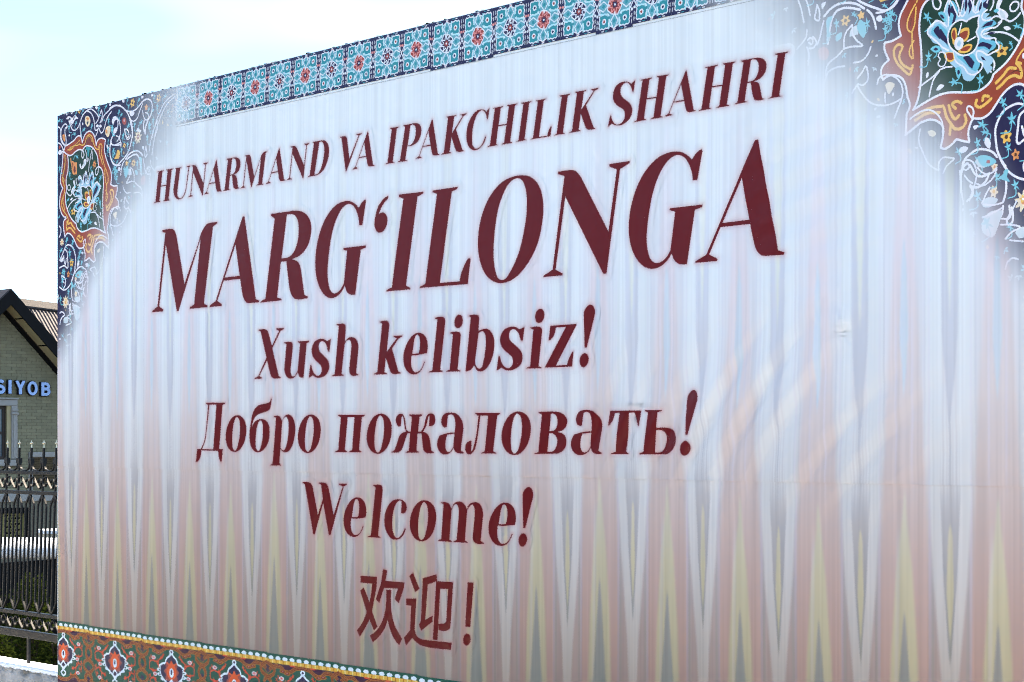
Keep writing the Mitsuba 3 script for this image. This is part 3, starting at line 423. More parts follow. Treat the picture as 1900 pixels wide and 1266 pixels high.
# corner ornament, drawn for the left corner: colour, kind, width or core (half millimetres), points
ORNAMENT = [
    ('rust', 'f', 0, '144,6166 173,6164 253,6182* 317,6201* 357,6223* 405,6230* 433,6220* 446,6207 464,6156 484,6194* 523,6234* 563,6248* 602,6249* 656,6227* 695,6181* 722,6102 734,6133* 765,6153* 811,6158* 849,6151* 891,6134 876,6080* 872,6040* 887,5990* 918,5931* 956,5875* 986,5828* 997,5787* 994,5743* 982,5704 1009,5694* 1047,5683* 1099,5681 1101,5649* 1084,5603* 1069,5572 1099,5555* 1122,5529* 1125,5497* 1110,5461 1069,5479* 1016,5473* 971,5447* 948,5401* 937,5342* 918,5278* 941,5232 948,5111 841,5172 780,5181* 726,5165* 687,5127* 687,5075* 703,5009 680,4998* 633,5014* 594,5045 547,5028* 508,5018 516,5067* 500,5125* 484,5151 421,5145* 373,5167* 333,5211* 293,5259* 253,5291* 205,5308* 165,5303* 136,5278 124,5322* 112,5370* 108,5412* 124,5444* 156,5453 156,5470 132,5472* 91,5496* 59,5540* 43,5583* 43,5646* 59,5706* 100,5756 75,5778 55,5821* 55,5863* 75,5923* 91,6004* 100,6098'),
    ('rustdk', 'f', 0, '91,5962* 112,6043* 144,6073 177,6069 185,5994* 173,5913* 144,5854* 91,5838* 71,5857*'),
    ('rustdk', 'f', 0, '484,6157* 547,6191* 610,6200* 672,6124* 734,6056* 765,5992* 718,6058* 656,6109* 578,6130* 516,6129*'),
    ('green', 'f', 0, '197,6067 237,6058* 277,6062* 325,6081* 373,6094* 421,6095* 468,6082 484,6096* 531,6117* 586,6111* 648,6090* 703,6047* 742,5994* 757,5932* 765,5895 803,5879* 834,5844* 849,5782* 853,5721* 845,5655* 840,5602* 838,5491* 845,5390* 872,5287* 895,5253 803,5289* 711,5317* 648,5322* 531,5307* 452,5303* 405,5321* 365,5353* 349,5387 325,5402* 269,5439* 213,5498* 177,5551* 152,5615* 148,5677* 169,5737* 165,5773* 160,5811* 165,5851* 193,5910* 201,5992* 185,6076'),
    ('yellow', 's', 11, '189,6117 237,6124* 293,6140* 349,6154* 397,6176* 409,6186'),
    ('yellow', 's', 11, '205,6119 253,6137* 293,6130* 253,6114* 205,6115'),
    ('yellow', 's', 11, '317,6144 373,6141* 413,6149'),
    ('yellow', 's', 11, '421,6144 468,6131* 508,6142* 531,6176* 559,6210* 602,6215* 648,6189* 664,6149* 676,6119* 711,6075* 765,6056'),
    ('yellow', 's', 11, '563,6189 594,6197* 633,6169* 648,6142'),
    ('yellow', 's', 10, '772,6056 772,6092* 795,6105* 822,6094* 822,6046* 811,6015* 830,5985* 849,5938* 872,5884'),
    ('yellow', 's', 10, '780,6087 776,6039* 788,5997* 811,5959* 834,5908'),
    ('yellow', 's', 10, '880,5875 914,5827* 937,5773* 933,5733* 910,5715* 891,5741* 880,5799* 876,5855'),
    ('yellow', 's', 11, '136,6073 140,5999* 124,5938* 100,5879* 91,5838* 112,5799* 132,5751* 124,5703* 96,5664* 75,5620* 83,5574* 116,5529* 173,5483* 201,5444'),
    ('yellow', 's', 11, '100,5862 120,5823* 108,5808'),
    ('yellow', 's', 11, '108,5679 100,5630* 124,5562* 132,5536'),
    ('yellow', 's', 10, '903,5712 903,5656* 895,5557'),
    ('yellow', 's', 10, '891,5661 918,5623* 922,5586* 903,5556'),
    ('yellow', 's', 16, '979,5617 971,5641* 1001,5654* 1028,5636* 1031,5596* 1009,5546* 971,5506* 918,5466* 899,5516'),
    ('yellow', 's', 16, '986,5612 994,5579* 971,5533* 918,5498'),
    ('yellow', 's', 18, '173,5421 201,5431* 173,5392* 173,5343* 213,5360* 261,5348* 293,5321* 325,5302'),
    ('yellow', 's', 18, '205,5398 245,5407* 285,5371* 333,5334'),
    ('yellow', 's', 18, '365,5249 397,5226* 445,5210* 468,5229* 460,5254'),
    ('yellow', 's', 18, '381,5264 413,5270* 421,5245'),
    ('yellow', 's', 18, '563,5250 594,5264* 625,5253* 602,5223'),
    ('yellow', 's', 18, '539,5179 531,5139* 563,5104* 602,5105* 633,5139* 664,5185* 680,5237'),
    ('yellow', 's', 18, '633,5135 641,5078'),
    ('yellow', 's', 18, '578,5180 602,5162* 633,5200* 648,5247'),
    ('yellow', 's', 18, '687,5248 765,5250* 872,5222'),
    ('yellow', 's', 18, '711,5214 803,5219* 880,5189'),
    ('brown', 's', 5, '213,6121 245,6129* 285,6133'),
    ('brown', 's', 5, '325,6147 373,6158* 397,6172'),
    ('brown', 's', 5, '531,6156 563,6189* 602,6192* 641,6160'),
    ('brown', 's', 5, '799,6065 795,6037* 811,5999'),
    ('brown', 's', 5, '910,5796 914,5755'),
    ('brown', 's', 5, '104,5845 100,5833'),
    ('brown', 's', 5, '96,5606 108,5563'),
    ('brown', 's', 5, '173,5376 205,5386* 237,5375'),
    ('brown', 's', 5, '405,5238 437,5227'),
    ('white', 'c', 11, '144,6166 173,6164 253,6182* 317,6201* 357,6223* 405,6230* 433,6220* 446,6207 464,6156 484,6194* 523,6234* 563,6248* 602,6249* 656,6227* 695,6181* 722,6102 734,6133* 765,6153* 811,6158* 849,6151* 891,6134 876,6080* 872,6040* 887,5990* 918,5931* 956,5875* 986,5828* 997,5787* 994,5743* 982,5704 1009,5694* 1047,5683* 1099,5681 1101,5649* 1084,5603* 1069,5572 1099,5555* 1122,5529* 1125,5497* 1110,5461 1069,5479* 1016,5473* 971,5447* 948,5401* 937,5342* 918,5278* 941,5232 948,5111 841,5172 780,5181* 726,5165* 687,5127* 687,5075* 703,5009 680,4998* 633,5014* 594,5045 547,5028* 508,5018 516,5067* 500,5125* 484,5151 421,5145* 373,5167* 333,5211* 293,5259* 253,5291* 205,5308* 165,5303* 136,5278 124,5322* 112,5370* 108,5412* 124,5444* 156,5453 156,5470 132,5472* 91,5496* 59,5540* 43,5583* 43,5646* 59,5706* 100,5756 75,5778 55,5821* 55,5863* 75,5923* 91,6004* 100,6098'),
    ('white', 'c', 11, '197,6067 237,6058* 277,6062* 325,6081* 373,6094* 421,6095* 468,6082 484,6096* 531,6117* 586,6111* 648,6090* 703,6047* 742,5994* 757,5932* 765,5895 803,5879* 834,5844* 849,5782* 853,5721* 845,5655* 840,5602* 838,5491* 845,5390* 872,5287* 895,5253 803,5289* 711,5317* 648,5322* 531,5307* 452,5303* 405,5321* 365,5353* 349,5387 325,5402* 269,5439* 213,5498* 177,5551* 152,5615* 148,5677* 169,5737* 165,5773* 160,5811* 165,5851* 193,5910* 201,5992* 185,6076'),
    ('white', 's', 9, '462,6078 452,6047* 459,6017* 472,6008* 490,6022* 492,6055* 472,6081'),
    ('white', 's', 9, '765,5895 722,5881* 703,5849* 718,5819* 745,5829* 758,5860* 761,5892'),
    ('white', 's', 9, '349,5412 343,5444* 357,5471* 381,5475* 399,5459* 393,5427* 365,5401'),
    ('white', 's', 9, '488,5154 480,5187* 492,5215* 519,5225* 525,5208* 508,5177* 492,5154'),
    ('white', 's', 8, '516,6084 539,6037* 535,5989* 523,5949* 492,5924* 452,5908* 425,5927* 429,5955'),
    ('white', 's', 8, '648,6078 625,6028* 602,5965* 586,5910* 582,5870'),
    ('white', 's', 8, '648,6045 647,5977'),
    ('white', 'f', 0, '500,5993* 535,5989* 535,5948* 500,5923* 468,5914* 452,5924* 484,5953*'),
    ('white', 'f', 0, '413,5953* 429,5959* 441,5934* 452,5908* 429,5919*'),
    ('white', 'f', 0, '563,6002* 578,5992* 563,5957*'),
    ('white', 'f', 0, '293,5801* 309,5814* 325,5794* 333,5752* 309,5709* 277,5684* 253,5702* 277,5737* 309,5759*'),
    ('pale', 'f', 0, '484,5953* 523,5974* 519,5950* 484,5929*'),
    ('pale', 'f', 0, '277,5717* 309,5746* 301,5706* 273,5692*'),
    ('white', 'c', 8, '217,5776* 241,5757* 237,5729* 213,5723* 189,5742* 189,5766*'),
    ('white', 's', 9, '269,5685 245,5670* 205,5682* 177,5706'),
    ('white', 's', 9, '185,5548 229,5585* 293,5616* 373,5625* 421,5625'),
    ('teal', 'f', 0, '563,6095* 582,6093* 586,6032* 570,6005* 559,6035*'),
    ('teal', 'f', 0, '531,6107 602,6101 633,6067 531,6079'),
    ('orange', 'flower', 'rust', (0.3437, 2.9618, 0.0174, 0.0192, 6)),
    ('yellow', 'flower', 'brown', (0.1486, 2.7554, 0.0240, 0.0185, 5)),
    ('orange', 'f', 0, '237,6005 293,5999 309,5985 365,5979 365,5864 293,5867 269,5902* 261,5953*'),
    ('orange', 'f', 0, '237,6038 253,6028 261,6002 237,6007'),
    ('rustdk', 'f', 0, '273,5993* 293,5966* 285,5934*'),
    ('rustdk', 'f', 0, '317,5947* 341,5920* 333,5884* 309,5886* 297,5912*'),
    ('green', 'f', 0, '273,5951 293,5958 293,5941'),
    ('cyan', 'sprig', 0, (0.1826, 3.0159, 0.0154, -0.6)),
    ('cyan', 'sprig', 0, (0.1145, 2.9389, 0.0165, 1.5)),
    ('cyan', 'sprig', 0, (0.3977, 2.8916, 0.0191, 0.9)),
    ('cyan', 'sprig', 0, (0.3126, 2.9489, 0.0101, 1.4)),
    ('cyan', 'sprig', 0, (0.0984, 2.8176, 0.0144, 0.3)),
    ('cyan', 'sprig', 0, (0.1186, 2.7725, 0.0093, 0.9)),
    ('cyan', 'sprig', 0, (0.1586, 2.7812, 0.0092, 0.2)),
    ('cyan', 'sprig', 0, (0.2183, 2.6839, 0.0194, 1.5)),
    ('cyan', 'sprig', 0, (0.3048, 2.6888, 0.0193, 0.1)),
    ('cyan', 'sprig', 0, (0.3939, 2.7740, 0.0181, 1.6)),
    ('cyan', 'sprig', 0, (0.3727, 2.7910, 0.0101, 0.8)),
    ('white', 'f', 0, '237,5627* 261,5646* 285,5643* 261,5621*'),
    ('white', 'f', 0, '792,5463* 803,5454* 803,5426* 788,5439*'),
    ('white', 'f', 0, '680,5368* 711,5377* 734,5347* 703,5348*'),
    ('ltblue', 'f', 0, '389,5391 373,5404* 357,5426* 373,5441 357,5451* 349,5472 365,5491* 389,5505* 373,5523* 377,5547* 405,5561* 373,5580* 357,5594 373,5609* 421,5621* 357,5656* 349,5673* 389,5681* 357,5697* 365,5716* 397,5717* 373,5736 405,5745 385,5829 405,5845* 437,5836* 456,5809* 464,5796 484,5799* 504,5841* 527,5878* 547,5845* 563,5787 582,5752 602,5791* 625,5833* 648,5861* 670,5828* 683,5795 664,5748 680,5730 711,5747* 734,5749* 788,5715* 795,5691* 780,5664* 757,5630* 711,5606* 691,5559* 680,5548 633,5544 648,5523* 641,5491 594,5450* 563,5425* 547,5385* 523,5371* 500,5369* 468,5392* 452,5414* 460,5454* 445,5484'),
    ('cyan2', 'f', 0, '652,5585* 684,5628* 729,5653* 771,5687* 766,5707* 738,5724* 717,5731* 684,5705* 658,5683'),
    ('cyan2', 'f', 0, '652,5710* 652,5776* 646,5841* 631,5852* 599,5822* 587,5765* 603,5737* 631,5714*'),
    ('cyan2', 'f', 0, '435,5604* 388,5586* 341,5572* 333,5544* 372,5522* 420,5543* 455,5542*'),
    ('cyan2', 'f', 0, '595,5528* 547,5518* 491,5527* 467,5502* 439,5457* 467,5420* 491,5431* 535,5471*'),
    ('cyan2', 'f', 0, '427,5660* 408,5691* 349,5695 330,5672* 376,5659*'),
    ('navy', 'f', 0, '742,5693* 701,5700 684,5674* 664,5643* 650,5595 684,5625* 729,5670*'),
    ('navy', 'f', 0, '631,5824 609,5812 597,5770* 603,5740* 613,5718 627,5716* 621,5743* 617,5767* 640,5791'),
    ('navy', 'f', 0, '567,5869 547,5865 549,5800* 557,5784 567,5827'),
    ('navy', 'f', 0, '521,5816 503,5858 487,5855 495,5788* 515,5750 511,5787'),
    ('navy', 'f', 0, '420,5802 376,5829 384,5783* 396,5768 418,5778'),
    ('navy', 'f', 0, '431,5661* 396,5686* 349,5692 361,5670* 404,5667*'),
    ('navy', 'f', 0, '455,5562* 435,5580* 384,5568 357,5551 376,5530 404,5551*'),
    ('navy', 'f', 0, '551,5511* 523,5518* 475,5473 491,5437 511,5454* 535,5488*'),
    ('navy', 'f', 0, '435,5501 420,5495* 400,5472 424,5479'),
    ('navy', 'f', 0, '392,5624 372,5629* 337,5622 369,5615*'),
    ('white', 's', 8, '652,5568 692,5592* 729,5628* 762,5658* 795,5691* 791,5715* 762,5728* 738,5755* 709,5744* 664,5708'),
    ('white', 's', 8, '318,5673 295,5690* 310,5706* 341,5714* 369,5702* 408,5702* 427,5718* 420,5744* 392,5760'),
    ('white', 's', 8, '298,5677 333,5652* 376,5652* 416,5648* 431,5627* 412,5603* 372,5594* 337,5588* 333,5567* 314,5544* 318,5521* 349,5512* 388,5501* 427,5527* 459,5532* 463,5505* 443,5472* 424,5462* 427,5432* 451,5411* 483,5402* 519,5417* 547,5456* 591,5486* 615,5524* 619,5553'),
    ('white', 's', 8, '652,5710 648,5775* 644,5819* 646,5854'),
    ('white', 's', 8, '603,5851 583,5806* 575,5767* 555,5750* 539,5768* 527,5814* 527,5855'),
    ('white', 's', 8, '479,5847 483,5792* 471,5756* 451,5760* 435,5798* 431,5838'),
    ('white', 's', 8, '349,5824 353,5781* 372,5754'),
    ('white', 's', 7, '393,5800 385,5829* 409,5845* 437,5836* 456,5809* 468,5767'),
    ('white', 's', 7, '484,5766 488,5806* 508,5849* 529,5877* 548,5845* 563,5791* 582,5754* 602,5787* 625,5833* 648,5861* 670,5828* 681,5795'),
    ('white', 's', 7, '664,5748 680,5730* 711,5747* 735,5749* 788,5715* 795,5691* 772,5661'),
    ('navy', 'f', 0, '531,5851* 543,5813* 535,5773* 523,5815*'),
    ('navy', 'f', 0, '645,5835* 656,5797* 645,5762* 634,5800*'),
    ('navy', 'f', 0, '429,5812* 445,5786* 445,5762* 429,5780*'),
    ('navy', 'f', 0, '722,5722* 753,5699* 734,5668* 711,5642* 711,5683*'),
    ('green', 'f', 0, '607,5554 631,5575* 652,5613* 654,5662* 635,5700* 599,5726* 559,5730* 531,5715 507,5728* 443,5738 451,5705* 449,5674* 463,5646* 449,5606* 459,5563* 483,5536* 527,5522* 567,5528*'),
    ('white', 'c', 8, '607,5554 631,5575* 652,5613* 654,5662* 635,5700* 599,5726* 559,5730* 531,5715 507,5728* 443,5738 451,5705* 449,5674* 463,5646* 449,5606* 459,5563* 483,5536* 527,5522* 567,5528*'),
    ('yellow', 'f', 0, '627,5630* 633,5666* 621,5691* 605,5692* 593,5659* 597,5618* 615,5594*'),
    ('yellow', 'f', 0, '573,5666* 539,5682* 513,5677 509,5646* 521,5613* 543,5600* 559,5633*'),
    ('yellow', 'f', 0, '587,5551* 559,5571* 515,5585* 491,5575* 499,5548* 535,5535*'),
    ('yellow', 'f', 0, '680,5555* 652,5558 619,5549 613,5507* 640,5497* 668,5515*'),
    ('rust', 'f', 0, '623,5636* 627,5664* 613,5683* 602,5654* 609,5620*'),
    ('rust', 'f', 0, '577,5646* 547,5662* 519,5661 523,5634* 543,5613*'),
    ('rust', 'f', 0, '571,5557* 539,5572* 503,5568* 523,5548*'),
    ('rust', 'f', 0, '664,5549* 623,5548 621,5512* 644,5510* 660,5524*'),
    ('white', 's', 7, '563,5710 571,5683* 585,5648'),
    ('white', 's', 7, '467,5619 523,5600'),
    ('white', 'f', 0, '579,5635* 553,5618* 549,5590* 567,5562* 587,5558* 609,5582* 609,5613* 595,5632*'),
    ('ltblue', 'f', 0, '577,5615* 567,5596* 581,5578* 593,5594*'),
    ('white', 'c', 6, '680,5558* 709,5564* 721,5544* 707,5524* 723,5502* 709,5483* 680,5484* 668,5508*'),
    ('cyan', 'f', 0, '775,5597* 742,5609* 705,5593* 709,5570* 742,5568*'),
    ('cyan', 'f', 0, '721,5798* 697,5801* 664,5761* 668,5733* 701,5763*'),
    ('cyan', 'f', 0, '603,5457* 579,5460* 563,5424* 583,5392* 599,5425*'),
    ('cyan', 'f', 0, '349,5746* 330,5757* 314,5744* 337,5734*'),
    ('navy', 'f', 0, '754,5590* 738,5597* 723,5586* 738,5579*'),
    ('navy', 'f', 0, '709,5785* 692,5779* 680,5756* 697,5762*'),
    ('navy', 'f', 0, '587,5444* 579,5443* 575,5422* 585,5416*'),
    ('white', 's', 8, '858,5380 808,5404* 758,5429* 709,5464'),
    ('white', 's', 8, '783,5317 771,5364* 754,5411* 713,5457'),
    ('white', 's', 8, '701,5466 668,5472* 627,5469'),
    ('white', 's', 10, '144,6163 91,6207* 63,6268* 69,6325* 108,6366* 152,6373* 179,6349* 169,6328'),
    ('white', 's', 10, '173,6346 136,6326* 136,6288* 155,6241* 158,6162'),
    ('white', 's', 10, '213,6393 245,6345* 277,6304* 325,6292* 381,6312* 425,6360* 468,6410* 523,6440* 578,6455* 633,6456* 687,6431* 738,6394* 765,6367'),
    ('white', 's', 10, '563,6445 617,6426* 660,6384* 683,6336* 691,6283* 707,6245* 738,6245* 769,6261'),
    ('white', 's', 10, '421,6340 427,6274* 446,6202'),
    ('white', 's', 10, '822,6424 788,6384* 753,6336* 714,6312'),
    ('white', 's', 10, '822,6424 835,6378* 815,6332* 792,6307'),
    ('white', 's', 10, '1009,6424 925,6390* 857,6359* 822,6311'),
    ('white', 's', 10, '1001,6385 944,6352* 903,6309* 876,6260* 849,6219* 818,6207* 788,6231* 774,6257'),
    ('white', 's', 10, '753,6243 734,6213* 711,6188'),
    ('white', 's', 10, '1009,6420 1062,6431* 1158,6422'),
    ('white', 'f', 0, '158,6420 213,6442* 253,6427* 277,6417* 333,6437* 391,6396 325,6391* 287,6355 245,6382* 223,6410'),
    ('white', 'f', 0, '265,6347 213,6399 249,6394 281,6333'),
    ('slate', 'f', 0, '229,6426* 249,6411* 237,6396* 213,6415*'),
    ('slate', 'f', 0, '309,6424* 333,6425* 317,6406* 293,6389*'),
    ('white', 'f', 0, '742,6297* 772,6279* 742,6269* 714,6284*'),
    ('white', 'f', 0, '795,6288* 825,6271* 795,6260* 772,6277*'),
    ('slate', 's', 6, '711,6305 699,6282* 714,6260'),
    ('slate', 's', 6, '841,6301 849,6276* 826,6242'),
    ('white', 's', 10, '14,6361 47,6345* 59,6306* 55,6257* 75,6209* 116,6175* 144,6165'),
    ('white', 's', 10, '14,6207 59,6186* 91,6149* 108,6119'),
    ('orange', 'f', 0, '91,6273* 120,6278* 140,6242* 132,6202* 100,6231*'),
    ('white', 's', 12, '968,6420 1044,6434* 1119,6426* 1186,6404* 1245,6368* 1293,6327* 1323,6279* 1341,6230* 1363,6168* 1374,6102'),
    ('white', 's', 12, '1267,6357 1356,6341* 1429,6349* 1487,6376* 1545,6408* 1596,6420* 1653,6413* 1696,6384* 1712,6343* 1704,6302* 1682,6262* 1646,6231* 1611,6193* 1588,6141* 1596,6107'),
    ('white', 's', 9, '1596,6107 1563,6144* 1560,6191* 1581,6232'),
    ('white', 's', 9, '1323,6295 1348,6261* 1392,6247* 1451,6264* 1487,6310* 1520,6356* 1545,6388'),
    ('white', 's', 9, '1545,6326 1560,6277* 1588,6239* 1624,6230* 1653,6254* 1635,6283* 1596,6300'),
    ('white', 's', 9, '2067,6404 1985,6381* 1901,6338* 1838,6273* 1788,6214* 1746,6142* 1707,6063'),
    ('white', 's', 9, '2082,6379 1999,6352* 1922,6305* 1866,6246* 1824,6190* 1781,6133* 1746,6058'),
    ('white', 'f', 0, '1319,6339* 1370,6338* 1407,6320* 1385,6299* 1341,6301*'),
    ('white', 'f', 0, '1006,6291* 1028,6328* 1066,6335* 1111,6310* 1134,6275 1081,6298* 1051,6285* 1036,6259*'),
    ('white', 's', 10, '1111,6286 1115,6242* 1092,6205* 1036,6160* 998,6136'),
    ('white', 's', 10, '1130,6296 1156,6233* 1160,6181* 1145,6119'),
    ('white', 's', 9, '1227,6189 1245,6151* 1267,6114'),
    ('white', 's', 9, '1227,6189 1275,6187* 1304,6160* 1308,6109'),
    ('slate', 'f', 0, '1444,6315* 1487,6333* 1458,6298* 1414,6284*'),
    ('slate', 'f', 0, '1588,6285* 1617,6270* 1624,6246* 1596,6245*'),
    ('slate', 'f', 0, '1581,6150 1588,6219 1603,6217'),
    ('white', 's', 12, '1351,6254 1369,6193* 1373,6149* 1358,6088* 1329,6020* 1292,5969* 1233,5932* 1166,5900* 1091,5872* 1039,5886* 997,5926* 974,5981* 969,6037* 986,6083'),
    ('white', 's', 12, '1248,5911 1307,5948* 1380,5967* 1453,5967* 1504,5946* 1548,5913'),
    ('white', 's', 12, '1277,5908 1351,5931* 1395,5938* 1453,5928* 1490,5885* 1504,5836* 1519,5738'),
    ('white', 's', 12, '1225,5898 1196,5869* 1173,5824* 1162,5775'),
    ('white', 's', 10, '1035,6169 1008,6137* 978,6100* 1016,6072* 1091,6067* 1170,6070* 1166,6039'),
    ('white', 's', 10, '1084,6148 1121,6135* 1151,6100* 1170,6070'),
    ('white', 's', 10, '1144,6141 1129,6115* 1099,6094'),
    ('white', 's', 9, '1233,6193 1248,6148* 1277,6093* 1322,6100* 1336,6126'),
    ('white', 's', 9, '1233,6193 1277,6180* 1307,6149* 1303,6114* 1281,6109'),
    ('white', 's', 9, '1569,6227 1562,6181* 1584,6108'),
    ('white', 's', 9, '1641,6218 1605,6172* 1587,6108'),
    ('white', 's', 9, '1798,6199 1748,6147* 1705,6074* 1677,6012* 1655,5936'),
    ('white', 's', 9, '1784,6200 1798,6141* 1762,6075* 1727,5990* 1705,5900'),
    ('white', 's', 9, '1602,5993 1584,5945* 1591,5893* 1620,5909* 1612,5949* 1602,5993'),
    ('white', 'f', 0, '1042,6212* 1099,6225* 1106,6205* 1069,6173* 1031,6166*'),
    ('slate', 'f', 0, '1046,6132* 1076,6135* 1099,6102* 1061,6095*'),
    ('slate', 'f', 0, '1255,6167* 1277,6160* 1288,6131* 1277,6125*'),
    ('yellow', 'flower', 'brown', (0.6852, 3.2095, 0.0220, 0.0216, 6)),
    ('yellow', 'flower', 'brown', (0.9082, 3.2015, 0.0204, 0.0203, 6)),
    ('orange', 'flower', 'yellow', (0.8050, 3.1734, 0.0161, 0.0156, 5)),
    ('yellow', 'flower', 'brown', (0.2084, 3.2307, 0.0127, 0.0123, 4)),
    ('yellow', 'flower', 'brown', (0.6146, 3.0198, 0.0141, 0.0129, 4)),
    ('yellow', 'flower', 'brown', (0.6938, 2.9302, 0.0190, 0.0187, 6)),
    ('yellow', 'flower', 'yellow', (0.6350, 2.9365, 0.0140, 0.0138, 5)),
    ('yellow', 'f', 0, '1106,6014* 1144,6002* 1151,5969* 1129,5928 1046,5937 1084,5973*'),
    ('brown', 'f', 0, '1114,5981* 1129,5968* 1106,5946* 1095,5955*'),
    ('cream', 'flower', 'orange', (0.7339, 3.0453, 0.0319, 0.0323, 9)),
    ('rust', 'flower', 'white', (0.7339, 3.0473, 0.0131, 0.0137, 6)),
    ('white', 'f', 0, '1439,6149* 1468,6181* 1497,6158* 1526,6146* 1504,6133* 1468,6141*'),
    ('redp', 'f', 0, '1186,6277* 1216,6301* 1260,6279* 1256,6236* 1216,6237*'),
    ('white', 'flower', 'redp', (0.6133, 3.1378, 0.0067, 0.0067, 5)),
    ('cream', 'f', 0, '523,6393* 563,6400* 606,6374* 610,6333* 582,6300* 559,6299* 523,6328* 512,6362*'),
    ('orange', 'f', 0, '535,6383* 567,6387* 594,6372* 570,6354*'),
    ('slate', 'f', 0, '547,6345* 578,6345* 570,6322* 555,6316*'),
    ('cream', 'f', 0, '903,6249* 979,6248* 975,6196* 937,6153* 887,6199*'),
    ('orange', 'f', 0, '895,6230* 918,6223* 925,6190* 899,6197*'),
    ('cyan', 'sprig', 0, (0.1726, 3.1788, 0.0144, 0.7)),
    ('cyan', 'sprig', 0, (0.2459, 3.1393, 0.0163, 0.2)),
    ('cyan', 'sprig', 0, (0.3204, 3.1465, 0.0162, 0.9)),
    ('cyan', 'sprig', 0, (0.1586, 3.1293, 0.0164, -0.2)),
    ('cyan', 'sprig', 0, (0.5082, 3.1117, 0.0190, 1.3)),
    ('cyan', 'sprig', 0, (0.0152, 3.2107, 0.0166, 0.3)),
    ('cyan', 'sprig', 0, (0.2420, 3.2294, 0.0102, 0.4)),
    ('cyan', 'sprig', 0, (0.3862, 3.2191, 0.0181, 1.2)),
    ('cyan', 'sprig', 0, (0.4513, 3.2228, 0.0140, 0.5)),
    ('cyan', 'sprig', 0, (0.1065, 3.1664, 0.0165, 1.4)),
    ('cyan', 'sprig', 0, (0.4741, 3.1538, 0.0170, 1.5)),
    ('cyan', 'sprig', 0, (0.1786, 3.2273, 0.0092, 0.6)),
    ('white', 'f', 0, '703,6467* 734,6469* 757,6456* 734,6439*'),
    ('white', 'f', 0, '165,6471* 189,6476* 193,6463* 173,6455*'),
    ('white', 'f', 0, '249,6472* 293,6467* 273,6453*'),
    ('white', 'f', 0, '956,6455* 986,6467* 994,6450* 971,6441*'),
    ('white', 'f', 0, '205,6255* 221,6266* 233,6252* 217,6244*'),
    ('cyan', 'sprig', 0, (0.5668, 3.1813, 0.0169, 0.9)),
    ('cyan', 'sprig', 0, (0.5892, 3.1666, 0.0139, 0.3)),
    ('cyan', 'sprig', 0, (0.6485, 3.1078, 0.0187, 0.5)),
    ('cyan', 'sprig', 0, (0.7581, 3.1101, 0.0186, 0.4)),
    ('cyan', 'sprig', 0, (0.7035, 3.1050, 0.0167, 1.2)),
    ('cyan', 'sprig', 0, (0.6411, 3.2271, 0.0118, 0.9)),
    ('cyan', 'sprig', 0, (0.7400, 3.2160, 0.0157, 0.6)),
    ('cyan', 'sprig', 0, (0.8711, 3.2123, 0.0155, 1.2)),
    ('cyan', 'sprig', 0, (0.9609, 3.2042, 0.0163, 0.2)),
    ('cyan', 'sprig', 0, (0.8976, 3.1624, 0.0183, 1.3)),
    ('cyan', 'sprig', 0, (0.8622, 3.1515, 0.0116, 0.4)),
    ('cyan', 'sprig', 0, (0.8622, 3.1050, 0.0184, 1.4)),
    ('cyan', 'sprig', 0, (0.6522, 3.1981, 0.0118, 1.0)),
    ('cyan', 'sprig', 0, (0.8301, 3.0876, 0.0184, 1.5)),
    ('cyan', 'sprig', 0, (0.6078, 3.0712, 0.0119, 1.2)),
    ('cyan', 'sprig', 0, (0.5029, 3.1136, 0.0160, 1.4)),
    ('cyan', 'sprig', 0, (0.8265, 3.1619, 0.0117, 0.7)),
    ('white', 'f', 0, '1186,6463* 1223,6466* 1230,6445* 1208,6440*'),
    ('white', 'f', 0, '1516,6455* 1560,6455* 1545,6439* 1523,6438*'),
    ('white', 'f', 0, '1682,6448* 1710,6456* 1724,6439* 1696,6435*'),
    ('cyan', 'sprig', 0, (0.6016, 3.0648, 0.0168, 1.3)),
    ('cyan', 'sprig', 0, (0.6424, 3.0205, 0.0158, 1.3)),
    ('cyan', 'sprig', 0, (0.5155, 3.0092, 0.0159, 0.8)),
    ('cyan', 'sprig', 0, (0.5886, 3.0009, 0.0159, 1.2)),
    ('cyan', 'sprig', 0, (0.5268, 2.9242, 0.0179, 1.2)),
    ('cyan', 'sprig', 0, (0.4663, 3.0167, 0.0150, 0.9)),
    ('cyan', 'sprig', 0, (0.6608, 2.9436, 0.0138, 0.6)),
    ('cyan', 'sprig', 0, (0.8331, 3.0822, 0.0214, 1.5)),
    ('cyan', 'sprig', 0, (0.6938, 3.0186, 0.0177, 1.2)),
    ('cyan', 'sprig', 0, (0.8134, 3.0321, 0.0194, 1.4)),
    ('cyan', 'sprig', 0, (0.5493, 2.9517, 0.0119, 0.5)),
    ('cyan', 'sprig', 0, (0.5080, 3.1038, 0.0160, 1.3)),
    ('cyan', 'sprig', 0, (0.5456, 2.9063, 0.0179, 0.6)),
    ('cyan', 'sprig', 0, (0.7267, 2.9247, 0.0176, 1.4)),
    ('cyan', 'sprig', 0, (0.6127, 2.9073, 0.0178, 1.4)),
    ('cyan', 'sprig', 0, (0.7557, 2.8962, 0.0156, 1.5)),
    ('cyan', 'sprig', 0, (0.4701, 3.0603, 0.0100, 1.2)),
    ('white', 'f', 0, '910,6084* 933,6065* 944,6036* 917,6055*'),
    ('white', 'f', 0, '1136,5852* 1162,5837* 1136,5812* 1117,5818*'),
    ('white', 'f', 0, '1533,5997* 1569,5993* 1562,5959* 1544,5976*'),
    ('pale', 'f', 0, '1307,5818* 1351,5790* 1358,5755 1292,5762'),
    ('cyan', 'sprig', 0, (0.5233, 2.9924, 0.0189, 0.8)),
    ('cyan', 'sprig', 0, (0.4703, 3.0223, 0.0120, 1.4)),
